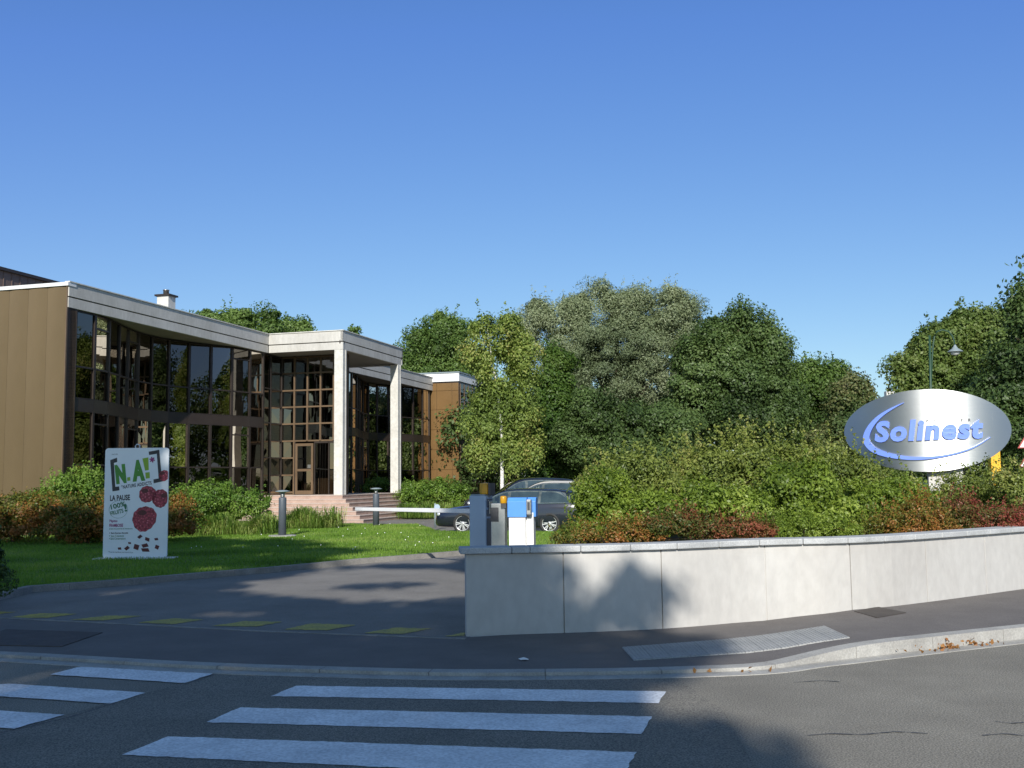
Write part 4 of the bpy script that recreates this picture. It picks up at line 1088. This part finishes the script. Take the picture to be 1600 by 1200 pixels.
    for x0, x1, nm in ((.90, .12, 'windscreen'), (-2.32, -2.03, 'rear_window')):
        for mm, dz, nn in (('black', 0, 'screen_surround'), ('carglass', .004, nm)):
            mb = MB(); g_ = []
            for i in range(9):
                for j in range(9):
                    q = topc(x0+(x1-x0)*i/8, -1+2*j/8); g_.append((q[0], q[1]*(1 if nn != nm else .96), q[2]+dz))
            mb.add(g_, [(i*9+j, i*9+j+1, (i+1)*9+j+1, (i+1)*9+j) for i in range(8) for j in range(8)], 0, True); mb.build(nn, M[mm], root)
    # grille and number plate
    mb = MB(); mb.box(2.40*k, 2.455*k, -.36, .36, .38, .60); mb.build('grille', M['darkgrey'], root, .01)
    if plate_front:
        mb = MB(); mb.box(2.456*k, 2.47*k, -.26, .26, .42, .53); mb.build('number_plate', M['white'], root)
    for wx in WX:
        for s_ in (1, -1):
            yo = s_*(w-.115)
            mb = MB(); R_o = WR
            prof = [(R_o*.70, -.11), (R_o*.93, -.11), (R_o*.99, -.08), (R_o, -.03), (R_o, .03), (R_o*.99, .08), (R_o*.93, .11), (R_o*.70, .11)]
            mb.lathe(prof+[prof[0]], (wx, yo, WR), 32, 'y', cap=False); tyre = mb.build('wheel', M['black'], root)
            mb = MB(); yr = yo+s_*.075
            mb.lathe([(R_o*.72, -.01), (R_o*.72, .03*1), (R_o*.66, .03), (R_o*.66, -.01), (R_o*.72, -.01)], (wx, yr, WR), 32, 'y', cap=False)
            for q in range(7):
                for dq in (-.11, .11):
                    a = 2*pi*q/7+dq; a2 = 2*pi*q/7+dq*1.35
                    ux, uz = cos(a), sin(a); vx, vz = cos(a2), sin(a2); tx, tz = -uz, ux
                    vs = []
                    for rr, hw_, cx_, cz_ in ((.05, .014, ux, uz), (R_o*.69, .017, vx, vz)):
                        for sy in (-.012, .014):
                            for sg_ in (-1, 1): vs.append((wx+cx_*rr+tx*hw_*sg_, yr+s_*sy*1.2, WR+cz_*rr+tz*hw_*sg_))
                    mb.add(vs, [(0, 1, 3, 2), (4, 6, 7, 5), (0, 4, 5, 1), (2, 3, 7, 6), (0, 2, 6, 4), (1, 5, 7, 3)])
            mb.lathe([(.06, -.012), (.06, .02), (.03, .025)], (wx, yr, WR), 16, 'y')
            mb.build('rim', M['alloy'], tyre)
            mb = MB(); mb.lathe([(R_o*.68, -.0), (.001, .0)], (wx, yr-s_*.06, WR), 24, 'y'); mb.build('brake_disc', M['darkgrey'], tyre)
    return root
dirv = Vector((-.96, .28, 0))
def car_at(px_front, D, L):      # nose at px_front, depth D at the nose
    p = PD(px_front, 800, D); p.z = .022; return p-dirv*L/2
ang = atan2(.28, -.96)
c1 = car_at(691, 33.9, 4.92); make_car('estate_car', c1, ang, 'dark navy estate car with chrome window trim and silver wheels, nearest the lawn', 'navy', Ht=1.40)
c2 = car_at(752, 37.4, 4.92); make_car('estate_car', c2+Vector((0, 0, .13)), ang, 'silver estate car parked between the navy estate and the tall dark car', 'silver', Ht=1.50)
p = PD(726, 800, 40.2); a3 = ang+radians(24); p.z = .022
make_car('tall_car', (p.x-cos(a3)*2.3, p.y-sin(a3)*2.3, .10), a3, 'tall dark blue car with its nose and white number plate turned towards the lawn', 'navy2', L=4.7, Wd=1.9, suv=True, plate_front=True, chrome=False)

# ================================================================== TREES BEYOND
M['lf_dark'] = leaf_mat('maple_leaves', [(0.031, 0.058, 0.017), (0.063, 0.107, 0.029), (0.097, 0.156, 0.044), (0.159, 0.221, 0.074)], .25, .5, .25)
M['lf_mid'] = leaf_mat('lime_leaves', [(0.041, 0.079, 0.018), (0.077, 0.136, 0.029), (0.123, 0.200, 0.044), (0.187, 0.272, 0.078)], .3, .5, .25)
M['lf_birch'] = leaf_mat('birch_leaves', [(0.091, 0.138, 0.030), (0.166, 0.235, 0.048), (0.257, 0.323, 0.075), (0.378, 0.323, 0.104)], .3, .5, .3)
M['lf_willow'] = leaf_mat('willow_leaves', [(0.110, 0.146, 0.073), (0.175, 0.223, 0.116), (0.248, 0.291, 0.160), (0.349, 0.399, 0.248)], .2, .5, .15)
M['lf_bright'] = leaf_mat('young_green_leaves', [(0.033, 0.078, 0.013), (0.058, 0.117, 0.018), (0.091, 0.156, 0.026), (0.130, 0.195, 0.046)], .3, .5, .3)
M['lf_rust'] = leaf_mat('turning_leaves', [(0.055, 0.100, 0.033), (0.099, 0.143, 0.046), (0.166, 0.172, 0.065), (0.221, 0.200, 0.104)], .25, .5, .3)
M['lf_right'] = leaf_mat('acacia_leaves', [(0.047, 0.081, 0.020), (0.088, 0.137, 0.032), (0.140, 0.204, 0.046), (0.222, 0.267, 0.086)], .3, .5, .3)
def LB(D, *q, dz=1.0): return [lobe(a, b, D, c, d, dz) for a, b, c, d in q]
far = 'trees beyond the car park'
tree('broadleaf_tree', 'green tree showing over the flat roof just right of the chimney', 'tree', LB(74, (345, 505, 38, 20), (392, 506, 42, 20), (300, 508, 26, 16), (425, 520, 22, 14), (350, 540, 60, 30)), 'lf_mid', 40000, .20, .75, .3, group=far, shoots=26, shoot_len=1.2)
tree('broadleaf_tree', 'small rounded treetop showing over the roof just left of the portico', 'tree', LB(80, (452, 518, 16, 17), (474, 520, 14, 16), (462, 545, 26, 20)), 'lf_mid', 14000, .2, .7, .25, group=far, shoots=8, shoot_len=.8)
tree('broadleaf_tree', 'thin young treetop poking up behind the portico roof', 'tree', LB(76, (552, 524, 7, 11), (538, 532, 5, 10), (548, 552, 14, 16)), 'lf_mid', 2600, .22, .4, .12, group=far, shoots=6, shoot_len=.8)
tree('broadleaf_tree', 'dark green tree rising behind the right portico column and the annex roof', 'tree', LB(72, (692, 512, 20, 22), (672, 545, 32, 30), (715, 545, 32, 40), (650, 575, 26, 30), (690, 600, 50, 50), (735, 590, 30, 50), (640, 600, 26, 30)), 'lf_mid', 80000, .18, .8, .35, group=far, shoots=30, shoot_len=.9)
tree('silver_birch', 'yellow-green birch with drooping twigs and a white trunk beside the annex', 'tree',
     LB(45, (752, 500, 15, 17), (790, 528, 34, 36), (752, 558, 32, 34), (806, 572, 30, 34), (768, 608, 36, 36), (804, 610, 26, 30), (812, 640, 28, 32), (785, 640, 30, 30), (762, 655, 34, 40), (798, 684, 36, 32), (760, 700, 30, 26), (828, 700, 24, 26), (742, 708, 22, 22), (800, 716, 24, 16), (795, 500, 14, 14), (822, 530, 22, 26)),
     'lf_birch', 64000, .13, .46, .10, 'birchbark', aspect=.55, droop=1.2, hang=.25, base=tuple(G(786, 820, 0).lerp(PD(786, 800, 44.5), 1))[:2]+(0,), shoots=30, shoot_len=.7, shell=(.3, 1.12))
tree('hornbeam', 'dense bright green conical tree just right of the birch', 'tree', LB(53, (868, 575, 22, 30), (866, 618, 34, 36), (862, 660, 44, 40), (870, 700, 46, 38), (846, 728, 30, 26), (895, 725, 30, 28)), 'lf_bright', 60000, .15, .6, .25, group=far)
tree('willow', 'broad grey-green willow crown, the tallest of the trees in the middle', 'tree',
     LB(64, (838, 500, 28, 28), (880, 500, 36, 34), (932, 484, 44, 32), (985, 482, 40, 26), (1040, 486, 40, 30), (1070, 500, 28, 32), (900, 545, 52, 42), (965, 545, 60, 46), (1030, 545, 52, 46), (1080, 545, 26, 36), (880, 590, 40, 36), (940, 600, 52, 40), (1005, 600, 44, 34), (820, 540, 26, 36)),
     'lf_willow', 190000, .17, .75, .5, aspect=.3, group=far, shoots=200, shoot_len=1.0)
tree('maple', 'dark leafy tree with a ragged top sloping down right of the willow', 'tree',
     LB(56, (1160, 508, 16, 22), (1190, 520, 16, 22), (1140, 545, 34, 30), (1185, 558, 36, 34), (1100, 575, 40, 40), (1150, 605, 50, 40), (1205, 605, 34, 38), (1090, 640, 46, 40), (1150, 660, 56, 36), (1210, 655, 40, 36), (1120, 530, 22, 24), (1212, 545, 14, 24)),
     'lf_dark', 130000, .165, .75, .4, group=far, shoots=150, shoot_len=1.0)
tree('maple', 'lower dark green tree below the willow, above the middle of the shrubs', 'tree', LB(50, (930, 655, 40, 36), (985, 670, 44, 34), (1040, 670, 44, 34), (905, 690, 40, 30), (960, 705, 50, 26), (1030, 710, 50, 24)), 'lf_dark', 70000, .14, .6, .25, group=far)
tree('maple', 'medium green tree between the ragged dark maple and the oval sign', 'tree', LB(60, (1258, 592, 26, 26), (1290, 600, 24, 26), (1245, 625, 36, 34), (1290, 640, 36, 34), (1262, 665, 46, 34), (1310, 612, 18, 24), (1225, 600, 20, 26)), 'lf_mid', 60000, .175, .7, .3, group=far, shoots=70, shoot_len=.9)
tree('rowan', 'reddish-green tree at the left rim of the oval sign', 'tree', LB(54, (1328, 612, 22, 20), (1350, 622, 18, 18), (1325, 645, 30, 28), (1355, 648, 24, 24), (1330, 680, 36, 30), (1300, 690, 30, 26)), 'lf_rust', 45000, .16, .6, .25, group=far, shoots=14, shoot_len=.7)
tree('acacia', 'tall spreading green tree behind the street lamp at the right', 'tree',
     LB(46, (1512, 508, 24, 22), (1545, 514, 24, 24), (1480, 530, 30, 28), (1440, 552, 24, 24), (1425, 578, 24, 18), (1520, 550, 40, 36), (1465, 585, 36, 26), (1418, 600, 16, 10), (1510, 610, 46, 40), (1560, 560, 36, 44), (1450, 620, 40, 26), (1500, 655, 46, 36)),
     'lf_right', 90000, .155, .6, .32, group=far, shoots=110, shoot_len=.8)
tree('acacia', 'darker tall tree cut off by the right edge, behind the warning signs', 'tree',
     LB(39, (1600, 486, 16, 24), (1597, 460, 6, 14), (1612, 520, 36, 36), (1590, 570, 40, 40), (1640, 580, 46, 60), (1580, 630, 44, 44), (1635, 660, 60, 50), (1545, 660, 36, 36), (1580, 690, 46, 34)),
     'lf_dark', 80000, .145, .55, .3, group=far, shoots=70, shoot_len=.7)
tree('maple', 'shadowy dark tree filling the gap under the willow crown', 'tree', LB(70, (880, 640, 44, 44), (950, 640, 50, 40), (1020, 640, 50, 44), (1085, 620, 44, 44), (1150, 640, 50, 60), (1230, 650, 44, 50)), 'lf_dark', 70000, .19, .8, .4, group=far)
for i_, (x_, y_, lb_) in enumerate(((29, 47, 'large unseen maple added right of the frame for the glass reflections, nearest the acacias'), (35, 38, 'large unseen maple added right of the frame for the glass reflections, second of the set'), (42, 29, 'large unseen maple added right of the frame for the glass reflections, farthest right'), (33, 58, 'large unseen maple added right of the frame for the glass reflections, behind the others'))):
    tree('maple', lb_, 'tree', [((x_+2.4*sin(j*2.2), y_+2.4*cos(j*2.2), 4.2+j*1.05), (3.0, 3.0, 2.2)) for j in range(6)], 'lf_dark', 12000, .32, .8, .35, group='unseen maples added for the glass reflections')  # maples added out of frame to darken what the office glass reflects
# woodland edge that closes the view under the crowns
q = []
for i in range(26):
    px_ = 640+i*42; D_ = 72+6*sin(i*2.1)
    q.append(lobe(px_, 708-22*abs(sin(i*1.3)), D_, 38, 62+12*sin(i*.9)))
P, Nn = crown_points(q, 110000, .9)
V = leaves(P, Nn, .24, .6); o = link('undergrowth', fast_mesh('undergrowth', V, 4), None, [M['lf_dark']]); o['kind'] = 'stuff'
# wood further off, all round the right and behind (seen in the glass too)
q = []
for i in range(60):
    a = radians(-40+i*2.2); R0 = 120+22*sin(i*1.7); x_, y_ = R0*sin(a), R0*cos(a)
    if abs(a) < 9: q.append(((x_, y_, 3.2+1.0*sin(i*2.3)), (5, 4, 3.6+1.2*sin(i*1.1))))
P, Nn = crown_points(q, 60000, 1.4)
V = leaves(P, Nn, .6, .6); o = link('distant_wood', fast_mesh('distant_wood', V, 4), None, [M['lf_mid']]); o['kind'] = 'stuff'

# ================================================================== SHRUBS
M['sh_green'] = leaf_mat('shrub_green', [(0.080, 0.130, 0.019), (0.154, 0.226, 0.029), (0.234, 0.317, 0.046), (0.353, 0.424, 0.091)], .35, .45, 1.3)
M['sh_olive'] = leaf_mat('shrub_olive', [(0.094, 0.134, 0.032), (0.172, 0.218, 0.043), (0.251, 0.292, 0.068), (0.361, 0.335, 0.111)], .3, .45, 1.3)
M['sh_red'] = leaf_mat('cotoneaster_red', [(.06, .10, .02), (.10, .12, .03), (.25, .09, .04), (.34, .10, .06)], .3, .45, 1.6)
M['sh_crimson'] = leaf_mat('cotoneaster_crimson', [(.08, .12, .025), (.14, .12, .035), (.30, .06, .05), (.36, .11, .08)], .3, .45, 1.6)
M['sh_orange'] = leaf_mat('cotoneaster_orange', [(0.074, 0.111, 0.020), (0.147, 0.161, 0.028), (0.320, 0.147, 0.039), (0.469, 0.173, 0.056)], .3, .45, 1.1)
M['sh_bush'] = leaf_mat('hedge_green', [(0.067, 0.136, 0.021), (0.120, 0.215, 0.031), (0.179, 0.286, 0.046), (0.269, 0.358, 0.078)], .3, .45, 1.1)
g1 = 'shrubs in the raised bed behind the retaining wall'
def shrub(name, label, D, q, m, n, ls, clump, shoots=0, sl=.35, group=g1, ground=.8, aspect=.5, squash=.8):
    return tree(name, label, 'shrub', LB(D, *q, dz=1.3), m, n, ls, clump, .035, 'twig', group=group, ground=ground, aspect=aspect, shoots=shoots, shoot_len=sl, squash=squash, shell=(.6, 1.03))
shrub('green_shrub', 'leftmost tall shrub of the raised bed, spilling in front of the car', 14.2, ((930, 802, 30, 32), (950, 772, 34, 30), (924, 776, 18, 18), (968, 800, 40, 34), (905, 824, 20, 16)), 'sh_green', 19000, .052, .17, 60, .25)
shrub('green_shrub', 'olive shrub with fine twigs, second from the left in the bed', 15.8, ((950, 750, 46, 30), (1000, 740, 44, 30), (970, 790, 60, 40), (1030, 775, 50, 40)), 'sh_olive', 24000, .055, .18, 110, .3)
shrub('green_shrub', 'bright green leafy shrub in the middle front of the bed', 14.0, ((1040, 800, 56, 30), (1100, 790, 50, 34), (1160, 800, 40, 30), (1000, 812, 44, 24)), 'sh_green', 20000, .058, .17, 30, .2)
shrub('green_shrub', 'tall olive shrub with wispy tops below the dark maple', 17.6, ((1060, 740, 44, 26), (1110, 730, 46, 28), (1160, 722, 44, 28), (1100, 760, 66, 30), (1180, 745, 50, 40)), 'sh_olive', 26000, .058, .2, 170, .45)
shrub('green_shrub', 'bright green shrub left of the oval sign, reaching the coping', 14.6, ((1215, 770, 44, 50), (1265, 765, 44, 50), (1235, 810, 60, 34), (1180, 820, 40, 22), (1300, 810, 44, 34)), 'sh_green', 30000, .058, .18, 50, .25)
shrub('green_shrub', 'olive shrub with tall wisps crossing the lower left of the oval sign', 18.2, ((1230, 724, 46, 26), (1290, 720, 44, 24), (1345, 742, 36, 22), (1260, 745, 60, 34), (1330, 760, 54, 34), (1395, 762, 40, 24)), 'sh_olive', 28000, .058, .2, 80, .5)
shrub('green_shrub', 'green shrub directly below the oval sign, in front of its pedestal', 15.6, ((1355, 785, 44, 36), (1400, 785, 40, 30), (1375, 815, 56, 24), (1440, 795, 30, 24)), 'sh_green', 18000, .056, .18, 40, .25)
shrub('green_shrub', 'olive green shrub between the oval sign and the yellow pillar', 18.6, ((1490, 772, 44, 26), (1540, 765, 40, 28), (1500, 795, 54, 26), (1560, 790, 44, 28)), 'sh_olive', 19000, .056, .19, 90, .3)
shrub('green_shrub', 'olive green shrub at the right edge below the warning signs', 17.4, ((1590, 765, 40, 28), (1640, 765, 50, 30), (1600, 795, 60, 28), (1690, 790, 60, 34)), 'sh_olive', 19000, .056, .19, 80, .3)
shrub('red_cotoneaster', 'low rusty cotoneaster trailing over the coping beside the white cabinet', 12.9, ((878, 842, 18, 6), (905, 838, 30, 9), (940, 836, 34, 12), (980, 832, 40, 15), (1015, 838, 30, 12)), 'sh_orange', 11000, .032, .09, 110, .17, aspect=.5)
shrub('red_cotoneaster', 'red cotoneaster cushion on the coping in the middle of the wall', 12.9, ((1030, 824, 34, 14), (1065, 818, 34, 16), (1105, 828, 44, 14), (1150, 824, 44, 13), (1190, 830, 28, 10)), 'sh_red', 14000, .032, .09, 130, .16)
shrub('green_cotoneaster', 'low dark green cotoneaster spreading along the coping below the sign', 13.2, ((1205, 828, 34, 18), (1255, 826, 40, 18), (1305, 828, 36, 16)), 'sh_green', 12000, .032, .09, 90, .15)
shrub('red_cotoneaster', 'brownish red cotoneaster on the coping below the right half of the oval sign', 14.2, ((1340, 830, 34, 10), (1390, 816, 40, 18), (1440, 800, 36, 22), (1420, 828, 50, 10), (1470, 822, 30, 12)), 'sh_orange', 15000, .034, .10, 130, .2)
shrub('red_cotoneaster', 'crimson cotoneaster on the coping at the right edge', 14.8, ((1490, 812, 34, 12), (1540, 806, 44, 15), (1590, 808, 44, 14), (1640, 800, 44, 17), (1500, 790, 30, 12), (1560, 822, 60, 9), (1500, 826, 40, 8)), 'sh_crimson', 18000, .034, .10, 140, .2)

g2 = 'planting in front of the glass offices'
def shrub2(*a, **k): return shrub(*a, group=g2, ground=.1, **k)
shrub2('orange_shrub', 'orange-tipped shrub at the left edge below the ribbed wall', 29, ((-30, 800, 44, 34), (30, 800, 46, 32), (75, 802, 40, 30), (20, 825, 60, 22)), 'sh_orange', 16000, .085, .26, 30, .3)
shrub2('green_shrub', 'light green shrub standing above the orange one at the corner of the ribbed wall', 30.2, ((105, 765, 34, 22), (135, 752, 22, 18), (145, 775, 24, 26), (70, 780, 30, 16)), 'sh_bush', 9000, .085, .24, 40, .35)
shrub2('orange_shrub', 'orange and green shrub immediately left of the advertising board', 28, ((115, 808, 42, 30), (150, 806, 36, 34), (110, 828, 50, 20), (175, 815, 30, 28)), 'sh_orange', 14000, .08, .25, 20, .3)
shrub2('orange_shrub', 'orange shrub immediately right of the advertising board', 28.5, ((265, 800, 30, 32), (290, 810, 26, 26), (240, 815, 30, 28), (200, 815, 30, 28)), 'sh_orange', 12000, .08, .25, 16, .25)
shrub2('green_shrub', 'large dark green mounded shrub against the windows right of the board', 33.5, ((290, 778, 30, 20), (330, 776, 38, 24), (375, 782, 34, 22), (405, 790, 24, 18), (300, 800, 40, 20)), 'sh_bush', 17000, .08, .24, 24, .3)
shrub2('green_shrub', 'rounded green shrub right of the entrance steps', 50, ((655, 768, 26, 18), (690, 768, 30, 18), (715, 775, 22, 16), (640, 778, 20, 14)), 'sh_bush', 14000, .10, .3, 20, .35)
shrub2('green_shrub', 'small green bush between the two portico columns', 57, ((592, 758, 16, 12), (575, 762, 10, 9), (632, 762, 12, 12)), 'sh_bush', 4000, .10, .25, 10, .3)
shrub2('dark_shrub', 'dark needle-leaved bush reaching in at the left edge of the lawn', 14.2, ((-22, 890, 34, 26), (-30, 860, 24, 24)), 'lf_dark', 7000, .06, .2, 14, .22)
M['ornam'] = leaf_mat('ornamental_grass', [(0.088, 0.175, 0.026), (0.158, 0.280, 0.044), (0.263, 0.385, 0.079), (0.385, 0.420, 0.140)], .35, .5, .9)
def clump_grass(label, D, spots, h, n, z=.11):
    base = PD(spots[0][0], 800, D); root = empty('ornamental_grass', (base.x, base.y, z), 0, label, 'grass clump', 'ornamental grass clumps by the entrance')
    Vs = []
    for px_, rx, hh in spots:
        c = PD(px_, 800, D); r = rx*D/F; k = n//len(spots)
        x = c.x-base.x+rng.normal(size=k)*r*.45; y = c.y-base.y+rng.normal(size=k)*r*.8
        a = rng.uniform(0, 2*pi, k); ln = hh*rng.uniform(.35, 1.1, k)*(.75+.35*np.sin(x*4.3+y*3)); out = rng.uniform(.2, .95, k)*ln
        w = .010; px2, py2 = x+np.cos(a)*out*.35, y+np.sin(a)*out*.35; px3, py3 = x+np.cos(a)*out, y+np.sin(a)*out
        tx, ty = -np.sin(a)*w, np.cos(a)*w; V = np.empty((k, 4, 3)); V[:, 0] = np.stack([x, y, np.zeros(k)], 1)
        V[:, 1] = np.stack([px2+tx, py2+ty, ln*.7], 1); V[:, 2] = np.stack([px3, py3, ln*.85-out*.3], 1); V[:, 3] = np.stack([px2-tx, py2-ty, ln*.7], 1); Vs.append(V.reshape(-1, 3))
    link('blades', fast_mesh('blades', np.vstack(Vs), 4), root, [M['ornam']])
clump_grass('long row of pale grass tufts below the dark green mounded shrub', 32.3, ((325, 26, .75), (355, 26, .85), (385, 26, .75), (410, 20, .75), (300, 18, .5)), .8, 7000)
clump_grass('arching grass tussock right of the nearest bollard light', 36.5, ((455, 24, .8), (480, 26, .95), (505, 24, .95), (440, 20, .6), (520, 12, .6)), .9, 7000)
clump_grass('fresh green grass tufts right of the entrance steps', 46.5, ((665, 26, .9), (700, 24, .9), (640, 18, .9), (725, 20, .8)), .9, 6000, .06)
clump_grass('small grass tufts beside the porch between the columns', 55, ((585, 16, 1.0), (600, 14, 1.1), (632, 10, 1.0)), .9, 2500, .06)

# ================================================================== TREES BEHIND THE CAMERA (they throw the shade on the road)
M['lf_shade'] = leaf_mat('plane_leaves', [(0.035, 0.088, 0.018), (0.070, 0.158, 0.026), (0.123, 0.228, 0.035)], .25, .5, .3)
shade_poly = [(-20, 1.5), (1.3, 1.5), (1.4, 5.6), (1.45, 6.6), (1.1, 7.3), (.85, 7.9), (.95, 8.8), (1.3, 9.4), (1.9, 10.2), (1.75, 11.2), (1.68, 12.5), (1.3, 12.7), (1.1, 12.0), (.95, 11.4), (.55, 11.7),
              (.45, 12.4), (.3, 13.6), (-.5, 14.6), (-1.3, 14.5), (-2.2, 14.4), (-3.4, 15.0), (-4.7, 16.2), (-4.4, 18.5), (-4.0, 19.8), (-4.0, 21.4), (-4.2, 22.8), (-3.4, 23.8), (-4.5, 25.2), (-5.6, 28),
              (-6.6, 29.0), (-8, 29.4), (-12, 29.6), (-20, 30)]
holes = [((-.05, 12.35), .22), ((-2.4, 9.4), .35), ((-4.6, 17.6), .45), ((-5.6, 19.5), .5), ((-6.2, 16.4), .5), ((-1.2, 7.1), .3), ((-.5, 8.0), .2), ((-4.4, 9.2), .45), ((-6.8, 26.5), .6), ((-9.5, 28.0), .7), ((-8.3, 13.2), .5), ((.9, 9.9), .3)]
nC = 3600; z_ = []
X_ = rng.uniform(-17, 2.3, nC*2); Y_ = rng.uniform(1.5, 32, nC*2)
ok = inside(shade_poly, X_, Y_)
ok |= (np.abs(X_+.72) < .35) & (np.abs(Y_-20.8) < 1.6)
ok |= (np.abs(X_+2.1+.3*(Y_-20.4)) < 1.0) & (np.abs(Y_-20.6) < .22)
ok |= (np.abs(X_+2.3) < .8) & (np.abs(Y_-17.3-.2*X_) < .16)
for (hx, hy), hr in holes: ok &= ((X_-hx)**2+((Y_-hy)*.6)**2) > (hr*.55+.05)**2
X_, Y_ = X_[ok], Y_[ok]; m_ = len(X_)
tz = np.tan(EL)
zmin = (Y_+4.0)*tz*1.0; Zc = np.maximum(zmin, 11.0)+rng.uniform(0, 4.5, m_)
rad = rng.uniform(.35, .6, m_)
PX = X_+Zc/tz*sin(AZ); PY = Y_-Zc/tz*cos(AZ)
# three plane trees share the clumps by position
seeds = [(-2.5, -17), (-9.5, -15), (-16, -15)]
own = np.argmin(np.stack([(PX-a)**2+((PY-b)*.5)**2 for a, b in seeds]), 0)
for t_, (sx_, sy_) in enumerate(seeds):
    k = np.where(own == t_)[0]; per = 34
    root = empty('plane_tree', (sx_, sy_, 0), 0, ['tall plane tree behind the camera, nearest the crossing', 'tall plane tree behind the camera, middle of the row', 'tall plane tree behind the camera, farthest left'][t_], 'tree', 'plane trees shading the road')
    C_ = np.stack([PX[k], PY[k], Zc[k]], 1); idx = np.repeat(np.arange(len(k)), per)
    off = unit(rng.normal(size=(len(idx), 3)))*rng.uniform(0, 1, (len(idx), 1))**.5*rad[k][idx][:, None]*np.array([1, 1, .45])
    P = C_[idx]+off; P = P[P[:, 1] < -1.0]
    V = leaves(P-np.array([sx_, sy_, 0]), unit(rng.normal(size=P.shape)+np.array([0, -.4, .8])), .24, .8)
    link('crown', fast_mesh('crown', V, 4), root, [M['lf_shade']])
    lob = [(tuple(C_[i]), (1, 1, 1)) for i in rng.choice(len(k), 10, replace=False)]
    trunk_mesh(root, (sx_, sy_, 0), lob, .28, M['bark'])
